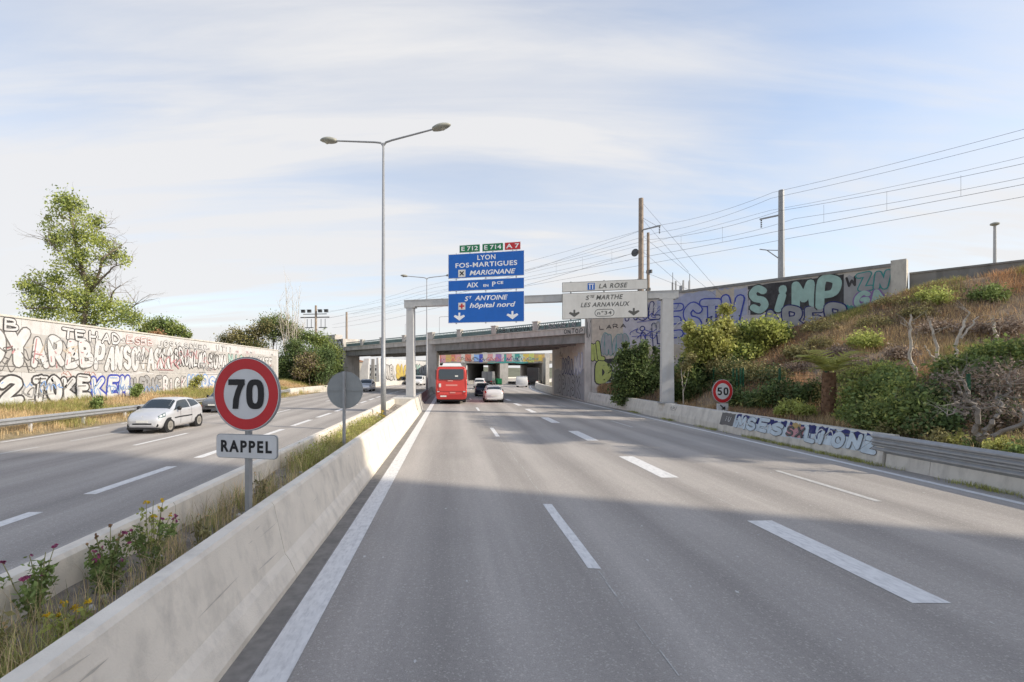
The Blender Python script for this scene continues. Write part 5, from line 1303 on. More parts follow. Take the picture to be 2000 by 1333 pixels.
def box_truck(name, label, loc, rz, w, h, l, m):
    t = thing(name, label, 'truck', loc, rz, 'trucks beyond the bridge')
    mb = MB(); mb.box((0, 0, .95 + (h - .95) / 2), (w, l, h - .95)); mb.obj('cargo_box', m, t)
    mb = MB(); mb.box((0, l / 2 + 1.0, 1.35), (w * .95, 1.8, 1.9), 0, .92); mb.obj('cab', m, t)
    mb = MB(); mb.box((0, .5, .75), (w * .6, l + 2, .3)); mb.obj('chassis', 'trim', t)
    for sg in (-1, 1):
        for y in (-l / 2 + 1.0, l / 2 + .8): wheel(t, sg * w * .49, y, .48, .28)
        mb = MB(); mb.box((sg * w * .4, -l / 2 - .02, .85), (.25, .05, .18)); mb.obj('tail_light', 'lamp_red', t)
    mb = MB(); mb.box((0, -l / 2 - .03, .62), (w * .92, .08, .14)); mb.obj('rear_bumper', 'steel_dark', t)
    mb = MB(); mb.box((0, -l / 2 - .012, .95 + (h - .95) / 2), (.04, .02, h - 1.1)); mb.obj('door_seam', 'trim', t)
    return t
box_truck('box_truck', 'grey-blue box truck ahead of the white car under the mural bridge', (7.6, 97, 0), -.2, 2.1, 2.8, 4.2, 'car_grey')
box_truck('box_truck', 'dark truck beside the white van near the mural bridge', (17.1, 99, 0), -.22, 2.3, 3.6, 5, 'car_black')
t = thing('crash_cushion', 'green crash cushion in front of the mural bridge pier', 'crash cushion', (10.4, 103.0, 0))
for k in range(4): mb = MB(); mb.box((0, -k * .55 + .6, .65), (1.3 - .12 * k, .5, 1.3 - .15 * k)); mb.obj('drum', 'sign_green', t)
# red coach
bus = thing('coach', 'red coach seen from behind in the left lane, heading under the bridge', 'bus', (0.02, 39.0, 0), -.0, )
W2, BLn, BH = 1.28, 12.0, 3.12
def bus_sec(i, n=26, e=.16, w=W2, h0=.38, h1=BH):
    r = []
    for k in range(n):
        a = 2 * math.pi * k / n; ca, sa = math.cos(a), math.sin(a)
        x = math.copysign(abs(ca) ** e, ca) * w; z = math.copysign(abs(sa) ** e, sa) * (h1 - h0) / 2 + (h0 + h1) / 2
        if z > 2: x *= 1 - .05 * (z - 2)
        r.append((x, z))
    return r
mb = MB(); n = 40; vs = []; fs = []
st = [(0, .93), (.04, .975), (.12, 1.0), (6, 1.0), (11.8, 1.0), (12.0, .95)]
for y, s in st:
    for x, z in bus_sec(0, n, .22): vs.append((x * s, y + .10 * max(0, z - 1.9) * (y < .2), (z - 1.75) * (.5 + .5 * s) + 1.75))
for i in range(len(st) - 1):
    for k in range(n): fs.append((i * n + k, i * n + (k + 1) % n, (i + 1) * n + (k + 1) % n, (i + 1) * n + k))
fs += [tuple(range(n)), tuple((len(st) - 1) * n + k for k in range(n))]
mb.add(vs, fs); mb.obj('body', 'bus_red', bus, smooth=False)
def bz(z): return -.012 + .10 * max(0, z - 1.9)
def bquad(name, x0, x1, z0, z1, m, lift=.004, par=bus, rad=0.0):
    mb = MB(); c = min(rad, abs(x1 - x0) / 3)
    o = [(x0 + c, z0), (x1 - c, z0), (x1, z0 + c), (x1, z1 - c), (x1 - c, z1), (x0 + c, z1), (x0, z1 - c), (x0, z0 + c)] if c else [(x0, z0), (x1, z0), (x1, z1), (x0, z1)]
    mb.poly(o, lambda a, b, t: (a, bz(b) - lift + t, b), 0, .03); return mb.obj(name, m, par)
bquad('rear_window', -1.02, 1.02, 2.02, 2.88, 'glass', .006, rad=.10)
bquad('notice', .30, .55, 2.25, 2.36, 'plate', .010)
bquad('engine_cover', -.98, .98, 1.08, 1.84, 'bus_red', .016, rad=.06)
bquad('brand_strip', -.30, .12, 1.88, 1.96, 'bus_blur', .006)
bquad('brand_strip', -.45, .50, 1.50, 1.62, 'bus_blur', .022)
bquad('rear_sticker', -1.02, -.84, 1.40, 1.70, 'plate', .024, rad=.03)
bquad('bumper', -1.20, 1.20, .42, .80, 'bus_red_dark', .012, rad=.08)
bquad('number_plate', -.90, -.40, .60, .72, 'plate', .020); bquad('lower_badge', -.12, .34, .90, 1.0, 'bus_blur', .010)
for sg in (-1, 1):
    bquad('tail_light', sg * 1.06 - .11, sg * 1.06 + .11, .84, 1.10, 'lamp_red', .020, rad=.04)
    bquad('reversing_light', sg * 1.06 - .09, sg * 1.06 + .09, 1.00, 1.08, 'lamp_clear', .026)
    bquad('marker_light', sg * 1.08 - .05, sg * 1.08 + .05, 2.92, 2.98, 'lamp_red', .010)
    mb = MB(); mb.box((sg * 1.30, 6.0, 2.42), (.03, 10.6, .82)); mb.obj('side_window', 'glass', bus)
    for y in (2.6, 9.8): wheel(bus, sg * 1.24, y, .48, .30, 8)
    mb = MB(); mb.tube([(sg * 1.1, 11.9, 2.95), (sg * 1.48, 12.2, 2.85), (sg * 1.50, 12.2, 2.4)], .04, 6); mb.box((sg * 1.50, 12.2, 2.25), (.22, .15, .45)); mb.obj('mirror', 'trim', bus)
mb = MB(); mb.box((.05, 3.0, BH + .13), (1.7, 3.6, .28), 0, .86); mb.obj('roof_unit', 'car_white', bus)
mb = MB(); mb.box((0, .55, BH + .01), (1.9, .9, .07), 0, .9); mb.obj('roof_hatch', 'car_white', bus)
mb = MB(); mb.box((0, 1.2, .32), (2.2, 2.0, .16)); mb.box((0, 6, .30), (2.2, 7.0, .16)); mb.obj('underbody', 'trim', bus)

# ------------------------------------------------------------------ trees and shrubs
def PB(l, y, dy):
    out_ = []
    for q in l:
        u, v, ru, rv = q[:4]; yy = y + (q[4] if len(q) > 4 else rnd.uniform(-dy, dy))
        c = P(u, v, yy); out_.append((c, (ru / F * yy, min(ru, rv) / F * yy * 1.1, rv / F * yy)))
    return out_
def limb(mb, pts, y, r0, r1, n=7, dy=0.3):
    q = [P(u, v, y) + Vector((0, rnd.uniform(-dy, dy), 0)) for u, v in pts]
    # densify with small wobble
    out_ = []; m = 5
    for a, b in zip(q[:-1], q[1:]):
        for i in range(m): out_.append(a.lerp(b, i / m) + Vector((rnd.uniform(-1, 1), rnd.uniform(-1, 1), 0)) * .05 * (i > 0))
    out_.append(q[-1]); k = len(out_) - 1
    mb.tube(out_, [r0 + (r1 - r0) * i / k for i in range(k + 1)], n)
    return out_
def twigs(mb, path, n, L, r, depth=1, up=.4):
    for i in range(n):
        p = path[rnd.randrange(len(path) // 3, len(path))]
        d = Vector((rnd.gauss(0, 1), rnd.gauss(0, 1), rnd.uniform(0, 1) + up))
        branchy(mb, p, d, L * rnd.uniform(.5, 1.1), r, depth, .7, 2, .25, n=4)
# tall light green tree behind the left wall
Yt = 36.5; tr = thing('tall_tree', 'tall airy light green tree rising behind the left graffiti wall', 'tree', P(160, 800, Yt) * 1.0)
tr.location = (P(160, 0, Yt).x, Yt, 0); O = Vector(tr.location)
mb = MB()
base = P(160, 0, Yt); trunk = [(160, 800), (162, 660), (166, 560), (150, 480), (138, 420), (128, 380)]
pth = limb(mb, trunk, Yt, .24, .04, 9); twigs(mb, pth[:-6], 34, 1.6, .035, 2)
for L_, r0 in (([(166, 570), (190, 535), (213, 505), (235, 480)], .15), ([(170, 566), (205, 545), (235, 525), (262, 512)], .11), ([(164, 600), (120, 580), (80, 560), (60, 545)], .14), ([(163, 610), (110, 600), (60, 605), (24, 587)], .12),
               ([(165, 555), (140, 520), (118, 490), (100, 470)], .10), ([(152, 490), (175, 460), (190, 440)], .08), ([(165, 610), (205, 600), (225, 575), (245, 560)], .10), ([(162, 640), (215, 625), (255, 600), (275, 590)], .09)):
    p_ = limb(mb, L_, Yt, r0, .02, 6, .8); twigs(mb, p_, 12, 1.3, .022, 2)
mb.v = [tuple(Vector(v) - O) for v in mb.v]; mb.obj('trunk', 'bark', tr)
bl = [(130, 392, 24, 18), (118, 412, 22, 16), (150, 405, 18, 16), (160, 435, 26, 18), (185, 432, 16, 12), (100, 445, 20, 16), (110, 470, 18, 16), (95, 425, 8, 8), (140, 460, 22, 18), (175, 465, 22, 16), (195, 470, 14, 12), (118, 492, 16, 14), (155, 500, 24, 20), (212, 480, 18, 14), (225, 498, 18, 14), (245, 508, 12, 10), (200, 505, 14, 10), (120, 520, 20, 16), (110, 545, 18, 16), (150, 540, 24, 20),
      (185, 545, 18, 14), (72, 540, 14, 12), (60, 560, 20, 16), (45, 552, 10, 8), (85, 575, 22, 16), (120, 575, 24, 20), (155, 580, 26, 22), (190, 580, 22, 20), (205, 600, 24, 18), (235, 600, 16, 14), (250, 615, 20, 18), (55, 590, 14, 12), (90, 605, 24, 18), (130, 610, 28, 20), (170, 615, 30, 20), (215, 625, 28, 16), (75, 625, 30, 14), (160, 640, 60, 16), (265, 625, 12, 14)]
B = [(c - O, r) for c, r in PB(bl, Yt, 1.1)]
v, t = leaves(B, 14500, .12, 1.5, .62, .80, lo=.9, hi=1.4); cloud_mesh('crown', v, 4, t, 'leaf_bright', tr)
v, t = leaves(B[::2], 4500, .12, 1.5, .6, .6, lo=.7, hi=1.2); cloud_mesh('crown', v, 4, t, 'leaf_mid', tr)
def simple_tree(name, label, u, y, blobs, n, size, lm, trunk_r=.15, lm2=None, z0=0.0, tw=10, cat='tree', dy=.8, group=None, bark='bark', shell=.5):
    b = P(u, 0, y); t_ = thing(name, label, cat, (b.x, y, z0), 0, group); O = Vector((b.x, y, z0))
    B = [(c - O, r) for c, r in PB(blobs, y, dy)]
    mb = MB(); top = max(c.z + r[2] * .3 for c, r in B)
    pts = [Vector((0, 0, -.1)), Vector((rnd.uniform(-.1, .1), 0, top * .35)), Vector((rnd.uniform(-.2, .2), 0, top * .7)), Vector((0, 0, top * .95))]
    mb.tube(pts, [trunk_r, trunk_r * .8, trunk_r * .5, trunk_r * .15], 7)
    for c, r in B:
        f = rnd.uniform(.25, .7); q = Vector((0, 0, top * f)) if c.z > top * f else Vector((0, 0, max(.1, c.z * .5)))
        mid_ = q.lerp(c, .5) + Vector((rnd.uniform(-.2, .2), rnd.uniform(-.2, .2), .1)) * r[0]
        mb.tube([q, mid_, c], [trunk_r * .4, trunk_r * .25, trunk_r * .08], 5)
        for k in range(tw):
            branchy(mb, c, (rnd.gauss(0, 1), rnd.gauss(0, 1), rnd.gauss(.2, 1)), r[0] * .9, trunk_r * .08, 1, .6, 2, .2, n=4)
    mb.obj('trunk', bark, t_)
    if n:
        v, t = leaves(B, n, size, 1.7, shell, .68, .5); cloud_mesh('crown', v, 4, t, lm, t_)
        if lm2: v, t = leaves(B[::2], n // 2, size * .75, 1.7, shell, .8, .5, lo=.6, hi=1.2); cloud_mesh('crown', v, 4, t, lm2, t_)
    return t_
simple_tree('small_tree', 'small green tree with a reddish patch behind the left wall', 315, 50, [(300, 640, 22, 14), (325, 635, 20, 12), (345, 645, 18, 10), (285, 650, 16, 12), (362, 655, 12, 6), (310, 660, 30, 14)], 5200, .15, 'leaf_mid', .14, 'leaf_bright', dy=1)
simple_tree('small_tree', 'reddish bush just over the coping of the left wall', 303, 46, [(305, 655, 14, 8), (296, 660, 10, 8)], 1200, .12, 'leaf_rust', .08)
simple_tree('broad_tree', 'dull olive tree behind the far end of the left wall', 480, 74, [(440, 665, 16, 10), (460, 655, 16, 14), (480, 662, 20, 14), (500, 650, 16, 16), (520, 640, 14, 14), (455, 678, 26, 10), (500, 675, 26, 12)], 6500, .17, 'leaf_olive', .16, 'leaf_dark')
simple_tree('broad_tree', 'grey green tree between the olive tree and the bare poplar', 535, 78, [(520, 632, 16, 12), (540, 628, 18, 12), (560, 640, 16, 14), (535, 650, 24, 14), (580, 655, 16, 12)], 5200, .18, 'leaf_mid', .16, 'leaf_olive')
simple_tree('bare_shrub', 'leafless grey shrub above the far end of the left wall', 425, 66, [(425, 668, 16, 12), (410, 672, 12, 8), (445, 655, 10, 14)], 0, .1, None, .07, tw=14, bark='bark_pale')
simple_tree('bush', 'large dark evergreen bush at the end of the left wall', 580, 65, [(555, 715, 18, 24), (580, 700, 22, 22), (610, 705, 24, 24), (560, 740, 22, 16), (600, 735, 28, 18), (630, 725, 20, 20), (575, 680, 16, 14), (640, 700, 14, 16)], 14000, .17, 'leaf_dark', .12, 'leaf_mid', z0=.8, cat='bush')
simple_tree('bush', 'yellow green bush in front of the bridge pylon', 640, 70, [(625, 668, 18, 14), (600, 660, 16, 12), (645, 690, 18, 18), (655, 715, 12, 20), (630, 700, 16, 14)], 6500, .17, 'leaf_mid', .1, 'leaf_bright', z0=.8, cat='bush')
simple_tree('bush', 'brownish olive bush mixed into the dark evergreen bush', 605, 63.5, [(600, 705, 18, 12), (620, 720, 14, 10), (585, 725, 14, 10)], 3200, .16, 'leaf_olive', .08, 'leaf_brown', z0=.8, cat='bush')
# bare poplar
tp = thing('bare_poplar', 'tall slender bare poplar with pale twigs near the signal gantry', 'tree', (P(568, 0, 74).x, 74, .8)); O = Vector(tp.location)
mb = MB()
for u0, u1, vt in ((566, 556, 553), (570, 572, 565), (562, 548, 590), (574, 585, 585), (568, 562, 575), (572, 580, 605), (564, 545, 625), (576, 598, 640)):
    p_ = limb(mb, [(u0, 735), ((u0 + u1) / 2, 660), (u1, vt)], 74, .10, .012, 6, .5)
    for i in range(16):
        q = p_[rnd.randrange(3, len(p_))]; branchy(mb, q, (rnd.gauss(0, .35), rnd.gauss(0, .35), 1), rnd.uniform(.8, 2.0), .022, 1, .25, 2, .08, n=4)
mb.v = [tuple(Vector(v) - O) for v in mb.v]; mb.obj('trunk', 'bark_pale', tp)

# shrubs in front of the right wall
simple_tree('bush', 'dark green bush left of the right gantry post in front of the tan wall', 1250, 33.0, [(1235, 720, 28, 26), (1265, 735, 30, 26), (1230, 760, 28, 22), (1275, 765, 26, 22), (1245, 695, 16, 14), (1290, 720, 16, 24), (1215, 700, 10, 12), (1222, 682, 5, 14), (1258, 678, 6, 14), (1283, 690, 5, 16), (1205, 740, 8, 16), (1240, 670, 3, 10), (1210, 780, 12, 8)], 11000, .13, 'leaf_dark', .09, 'leaf_mid', z0=.7, cat='bush', dy=.7)
simple_tree('bush', 'dark green bush right of the right gantry post', 1345, 28.5, [(1335, 745, 22, 22), (1360, 760, 24, 20), (1330, 775, 20, 14), (1375, 735, 16, 18), (1345, 715, 14, 14), (1400, 745, 16, 20)], 9500, .12, 'leaf_dark', .08, 'leaf_mid', z0=.7, cat='bush', dy=.6)
simple_tree('shrub', 'yellow green shrub with pale leaf clusters in front of the lilac graffiti', 1400, 28.0, [(1380, 655, 22, 14), (1410, 640, 20, 14), (1365, 690, 24, 16), (1400, 680, 26, 18), (1350, 665, 12, 12), (1375, 710, 22, 12), (1425, 660, 16, 16), (1420, 605, 12, 10), (1345, 640, 8, 12)], 7500, .13, 'leaf_yellow', .07, 'leaf_bright', z0=1.5, cat='bush', dy=.6)
simple_tree('shrub', 'green shrub below the mint graffiti at the top of the slope', 1490, 28.0, [(1460, 655, 26, 18), (1495, 645, 26, 18), (1520, 655, 20, 16), (1475, 680, 30, 14), (1440, 690, 22, 14)], 8500, .13, 'leaf_bright', .07, 'leaf_dark', z0=2.0, cat='bush', dy=.6)
simple_tree('sapling', 'thin pale-stemmed sapling beside the right gantry post', 1335, 27.0, [(1340, 715, 10, 8), (1328, 735, 8, 8), (1350, 700, 8, 8)], 700, .1, 'leaf_olive', .035, z0=.8, cat='sapling', bark='bark_pale', dy=.3)
# fence-side greenery: each clump stands where its foot meets the slope
def bank_bush(name, label, u, vfoot, blobs, n, size, lm, tr=.04, lm2=None, gap=.6, group=None, tw=6, cat='bush', shell=.5, bark='bark'):
    y = bank_hit(u, vfoot) - .1; b = P(u, vfoot, y); t_ = thing(name, label, cat, b, 0, group); B = []
    for q in blobs:
        yy = bank_hit(q[0], min(vfoot, q[1] + q[3])) - gap - rnd.uniform(0, .5)
        yy = min(yy, y + 2.5); c = P(q[0], q[1], yy); B.append((c - b, (q[2] / F * yy, q[2] / F * yy, q[3] / F * yy)))
    mb = MB()
    for c, r in B:
        foot = Vector((c.x * .6, c.y * .7, bank_h(b.x + c.x * .6, b.y + c.y * .7) - b.z - .05))
        mb.tube([foot, foot.lerp(c, .5) + Vector((rnd.uniform(-.1, .1), rnd.uniform(-.1, .1), .05)), c], [tr, tr * .7, tr * .3], 5)
        for k in range(tw): branchy(mb, c, (rnd.gauss(0, 1), rnd.gauss(0, 1), rnd.gauss(.3, 1)), r[0] * 1.0, tr * .22, 1, .6, 2, .2, n=4)
    mb.obj('stems', bark, t_)
    v, t = leaves(B, n, size, 1.9, shell, .8, .6); cloud_mesh('foliage', v, 4, t, lm, t_)
    if lm2: v, t = leaves(B[::2], n // 2, size * .75, 1.9, shell, .95, .6, lo=.6, hi=1.2); cloud_mesh('foliage', v, 4, t, lm2, t_)
    return t_
bank_bush('bush', 'low bright green clump in front of the fence right of the 50 sign', 1555, 812, [(1545, 798, 16, 9), (1570, 802, 16, 8), (1530, 804, 12, 7)], 2600, .07, 'leaf_bright')
bank_bush('bush', 'dark leafy bush behind the strappy plants', 1470, 800, [(1440, 780, 18, 16), (1475, 785, 20, 14), (1505, 775, 18, 18), (1425, 755, 14, 16)], 4200, .08, 'leaf_dark', lm2='leaf_mid', gap=.1)
bank_bush('bush', 'feathery green bush right of the small palm', 1730, 842, [(1690, 775, 28, 24), (1730, 765, 32, 28), (1770, 780, 32, 28), (1700, 815, 32, 18), (1750, 812, 38, 20), (1800, 805, 28, 26), (1745, 740, 22, 18), (1672, 800, 14, 16)], 17000, .075, 'leaf_mid', .05, 'leaf_bright')
bank_bush('bush', 'bright green creeper patch above the bare tree', 1900, 735, [(1860, 722, 26, 12), (1895, 718, 24, 12), (1925, 700, 28, 14), (1965, 688, 28, 16), (1995, 695, 22, 18), (1940, 722, 28, 12)], 8500, .08, 'leaf_mid', .04, 'leaf_bright', gap=.4)
bank_bush('bush', 'dry brown bush tangled around the bare tree', 1930, 860, [(1850, 752, 28, 18), (1890, 757, 32, 20), (1930, 762, 36, 24), (1975, 765, 36, 28), (1960, 735, 30, 16), (1880, 800, 24, 20), (1945, 812, 34, 22), (1990, 820, 26, 22), (1840, 795, 20, 22)], 7500, .06, 'leaf_brown', .05, 'leaf_dark', gap=.3, tw=26, shell=.4)
bank_bush('bush', 'olive bush beside the fence left of the brown bush', 1830, 850, [(1815, 790, 22, 30), (1835, 825, 24, 18), (1800, 835, 22, 12)], 4200, .07, 'leaf_dark', .04, 'leaf_olive')
bank_bush('bush', 'low green tuft right of the palm trunk', 1655, 815, [(1655, 808, 14, 8), (1676, 814, 14, 7)], 2400, .07, 'leaf_bright', lm2='leaf_mid')
bank_bush('bush', 'dark green undergrowth behind the fence left of the palm', 1560, 790, [(1540, 770, 20, 16), (1570, 775, 20, 16), (1590, 765, 16, 16), (1520, 755, 16, 14)], 4200, .075, 'leaf_dark', lm2='leaf_olive', gap=.1)
bank_bush('bush', 'mixed olive scrub on the lower slope above the fence', 1450, 760, [(1430, 725, 24, 16), (1470, 730, 26, 16), (1510, 735, 24, 12), (1400, 720, 16, 18)], 4200, .085, 'leaf_olive', lm2='leaf_dark', gap=.1)
bank_bush('bush', 'light green bush above the feathery bush on the slope', 1700, 745, [(1690, 735, 22, 12), (1725, 728, 24, 12), (1660, 742, 18, 10)], 3200, .075, 'leaf_bright', lm2='leaf_olive', gap=.1)
for k, (u, v, w, c) in enumerate(((1600, 640, 26, 'leaf_olive'), (1690, 665, 24, 'leaf_bright'), (1560, 690, 22, 'leaf_olive'), (1820, 580, 26, 'leaf_bright'), (1930, 575, 24, 'leaf_mid'))):
    bank_bush('scrub', ('grey green scrub on the slope under the pink lettering', 'light green scrub in the middle of the dry slope', 'olive scrub on the slope above the palm', 'light green scrub near the crest beside the end pillar', 'green scrub on the crest below the light mast')[k], u, v + 12, [(u, v, w, 9), (u + w * .8, v + 4, w * .6, 7), (u - w * .7, v + 3, w * .6, 6)], 1800, .075, c, gap=.15)
for k, (u, v, w) in enumerate(((1640, 690, 22), (1710, 630, 24), (1760, 690, 20), (1830, 640, 26), (1600, 670, 18), (1680, 710, 20), (1900, 640, 24), (1790, 610, 22), (1960, 640, 24), (1550, 720, 18), (1740, 590, 20))):
    bank_bush('dry_scrub', 'dry brown scrub tuft on the embankment slope', u, v + 8, [(u, v, w, 8), (u + w * .9, v + 3, w * .6, 6), (u - w * .8, v + 2, w * .6, 6)], 1300, .06, ('leaf_brown', 'leaf_olive', 'leaf_brown')[k % 3], .02, gap=.1, group='dry scrub on the slope', tw=10, cat='scrub')
for i, (u, v, w) in enumerate(((1830, 862, 16), (1870, 866, 20), (1905, 872, 14), (1770, 852, 16), (1950, 876, 20), (1990, 886, 18), (1730, 846, 14))):
    bank_bush('weed', 'pale leafy weed growing behind the steel guard rail', u, v + 8, [(u, v, w, 12), (u + 6, v - 14, 6, 12), (u - 8, v + 6, 10, 8)], 900, .05, ('leaf_olive', 'leaf_yellow', 'leaf_mid')[i % 3], .012, gap=.0, group='weeds behind the guard rail', tw=3, cat='weed')
# cordyline-like yellow green plants by the 50 sign
def rosette(mb_list, c, n, L, w, up, seed):
    r = random.Random(seed); vs = []; ti = []
    for k in range(n):
        a = r.uniform(0, 6.283); e = r.uniform(.25, 1.0) * up; d = Vector((math.cos(a), math.sin(a), 0)); sd_ = Vector((-d.y, d.x, 0)) * w
        l = L * r.uniform(.7, 1.1); q = [Vector(c)]; g_ = Vector((d.x, d.y, e * 1.6)).normalized()
        for i in range(5): q.append(q[-1] + g_ * l / 5); g_ = (g_ + Vector((d.x * .12, d.y * .12, -.30))).normalized()
        for i in range(5):
            f0 = 1 - abs(i / 5 - .35); f1 = 1 - abs((i + 1) / 5 - .35)
            if i == 4: f1 = .05
            vs += [q[i] - sd_ * f0, q[i] + sd_ * f0, q[i + 1] + sd_ * f1, q[i + 1] - sd_ * f1]; ti.append(r.uniform(.7, 1.25))
    return vs, ti
for (u, v, lab) in ((1445, 768, 'yellow green strappy plant by the fence, left one of a pair'), (1493, 770, 'yellow green strappy plant by the fence, right one of a pair')):
    c = P(u, v + 25, bank_hit(u, v + 32) - .3); t_ = thing('strappy_plant', lab, 'plant', c - Vector((0, 0, .5)), 0, 'strappy plants by the fence')
    mb = MB(); mb.tube([(0, 0, 0), (0.02, 0, .3), (0, 0, .55)], [.05, .045, .04], 7); mb.obj('stem', 'palm_bark', t_)
    vs, ti = rosette(None, (0, 0, .55), 20, .95, .045, 1.3, u); cloud_mesh('leaves', [tuple(x) for x in vs], 4, np.array(ti), 'leaf_yellow', t_)
# small palm
yp = bank_hit(1619, 808) - .5; pb = P(1619, 812, yp); pm = thing('palm_tree', 'small palm with a shaggy brown trunk behind the fence', 'tree', (pb.x, yp, pb.z))
h_ = P(1619, 728, yp).z - pb.z; mb = MB()
for k in range(60):
    f = k / 60; a = k * 2.4; r = .24 - .04 * f
    mb.add([(r * math.cos(a - .25), r * math.sin(a - .25), f * h_), (r * math.cos(a + .25), r * math.sin(a + .25), f * h_), ((r + .10) * math.cos(a), (r + .10) * math.sin(a), f * h_ + .14)], [(0, 1, 2)])
mb.tube([(0, 0, -.2), (0, 0, h_)], [.25, .21], 12); mb.obj('trunk', 'palm_bark', pm)
fv = []; ft = []
for k in range(26):
    a = k * 2.4; e = rnd.uniform(.7, 2.2); d = Vector((math.cos(a), math.sin(a), 0)); g_ = Vector((d.x, d.y, e)).normalized(); q = [Vector((0, 0, h_))]; l = rnd.uniform(1.1, 1.6)
    for i in range(9): q.append(q[-1] + g_ * l / 9); g_ = (g_ + Vector((d.x * .05, d.y * .05, -.14))).normalized()
    sd_ = Vector((-d.y, d.x, 0))
    for i in range(1, 9):
        for s in (-1, 1):
            b0 = q[i]; ln = .34 * math.sin(math.pi * (i / 9.5)) + .08; tip = b0 + sd_ * s * ln + (q[i] - q[i - 1]).normalized() * ln * .7 - Vector((0, 0, .05)); tk = (q[i] - q[i - 1]).normalized() * .055
            fv += [b0 - tk, b0 + tk, tip + tk * .2, tip - tk * .2]; ft.append(rnd.uniform(.75, 1.3))
cloud_mesh('fronds', [tuple(x) for x in fv], 4, np.array(ft), 'leaf_yellow', pm)
# dead pale saplings on the slope
for i, (pts, lab) in enumerate((([(1786, 740), (1780, 690), (1775, 650), (1774, 615)], 'single straight pale dead stem on the slope'),
                                ([(1835, 718), (1826, 670), (1820, 630)], 'pale dead stem leaning beside the forked one on the slope'),
                                ([(1858, 708), (1872, 670), (1884, 630), (1890, 610)], 'forked pale dead sapling on the slope'),
                                ([(1962, 690), (1945, 665), (1938, 645), (1937, 630)], 'crooked pale dead stem above the creeper patch'))):
    yv = bank_hit(*pts[0]) - .15; b = P(*pts[0], yv); t_ = thing('dead_sapling', lab, 'dead tree', b, 0, 'dead saplings on the slope'); mb = MB()
    p_ = limb(mb, pts, yv, .065, .03, 6, .1)
    if i == 2: limb(mb, [(1876, 662), (1895, 640), (1915, 618)], yv, .045, .02, 6, .1)
    if i == 1: limb(mb, [(1832, 712), (1815, 695), (1802, 675)], yv, .045, .02, 6, .1)
    for k in range(5): branchy(mb, p_[rnd.randrange(4, len(p_))], (rnd.gauss(0, 1), rnd.gauss(0, 1), 1), .4, .012, 1, .6, 2, n=4)
    mb.v = [tuple(Vector(v) - b) for v in mb.v]; mb.obj('stem', 'bark_pale', t_)
# bare grey tree by the guard rail
yv = bank_hit(1925, 862) - .9; b = P(1925, 862, yv); bt = thing('bare_tree', 'bare crooked grey tree behind the steel guard rail', 'tree', b); mb = MB()
for pts, r in (([(1930, 862), (1912, 845), (1905, 800), (1892, 775), (1870, 765)], .07), ([(1925, 855), (1930, 820), (1942, 795), (1950, 770)], .06), ([(1950, 855), (1985, 825), (2010, 800)], .06), ([(1905, 800), (1880, 795), (1855, 785)], .04), ([(1898, 812), (1875, 800), (1860, 815)], .03), ([(1892, 775), (1885, 750), (1870, 735)], .04), ([(1945, 790), (1965, 765), (1970, 740)], .04)):
    p_ = limb(mb, pts, yv, r, r * .4, 6, .15)
    for k in range(5): branchy(mb, p_[rnd.randrange(len(p_) // 2, len(p_))], (rnd.gauss(0, 1), rnd.gauss(0, 1), rnd.gauss(.6, .6)), .38, .010, 2, .6, 2, .2, n=4)
mb.v = [tuple(Vector(v) - b) for v in mb.v]; mb.obj('trunk', 'bark_grey', bt)
# two bushes at the foot of the left wall
for u, v, y, lab in ((267, 763, 31.5, 'small dark shrub growing against the left wall by the blue lettering'), (190, 790, 25.5, 'small bright weed clump on the verge behind the guard rail'), (385, 745, 40, 'yellow shrub growing below the pale blue lettering on the left wall')):
    simple_tree('shrub', lab, u, y, [(u, v, 8, 10), (u + 5, v - 6, 5, 7), (u - 5, v + 6, 7, 6)], 1100, .08, 'leaf_yellow' if u == 385 else 'leaf_mid', .02, z0=.7, cat='bush', dy=.2, tw=3)

# ------------------------------------------------------------------ median plants
def soilz(x, y): return .6
pts = []
for yc, n, s in ((2.7, 34, .3), (3.0, 26, .5), (4.2, 16, .5), (5.2, 8, .3), (6.6, 34, .45), (7.6, 26, .5), (9.6, 34, .6), (11.0, 60, .8), (13, 70, .9), (15.5, 70, 1.0), (18, 50, .9), (4.6, 10, .4)):
    for i in range(n): pts.append((rnd.uniform(-3.35, -2.48), yc + rnd.gauss(0, s), .6))
pts = np.array(pts); near = pts[pts[:, 1] < 8.6]; far_ = pts[pts[:, 1] >= 8.6]
v, t = blades(near, .36, .0022, .8, 16, .06); cloud_mesh('median_dry_grass', v,  4, t, 'straw', None, 'stuff')
v, t = blades(np.vstack([near[::2], near[near[:, 1] < 3.3]]), .32, .0028, .8, 18, .06); cloud_mesh('median_green_grass', v,  4, t, 'blade_green', None, 'stuff')
v, t = blades(far_, .38, .003, .7, 18, .08); cloud_mesh('median_weeds', v,  4, t, 'blade_green', None, 'stuff')
v, t = blades(far_[::2], .42, .0028, .7, 14, .08); cloud_mesh('median_straw', v,  4, t, 'straw', None, 'stuff')
v, t = leaves([((-2.95, yc, .78), (.38, .7, .2)) for yc in (10, 11.5, 13, 14.5, 16, 17.5)], 4200, .03, 2.2, .5, .4); cloud_mesh('median_leafy_weeds', v, 4, t, 'leaf_yellow', None, 'stuff')
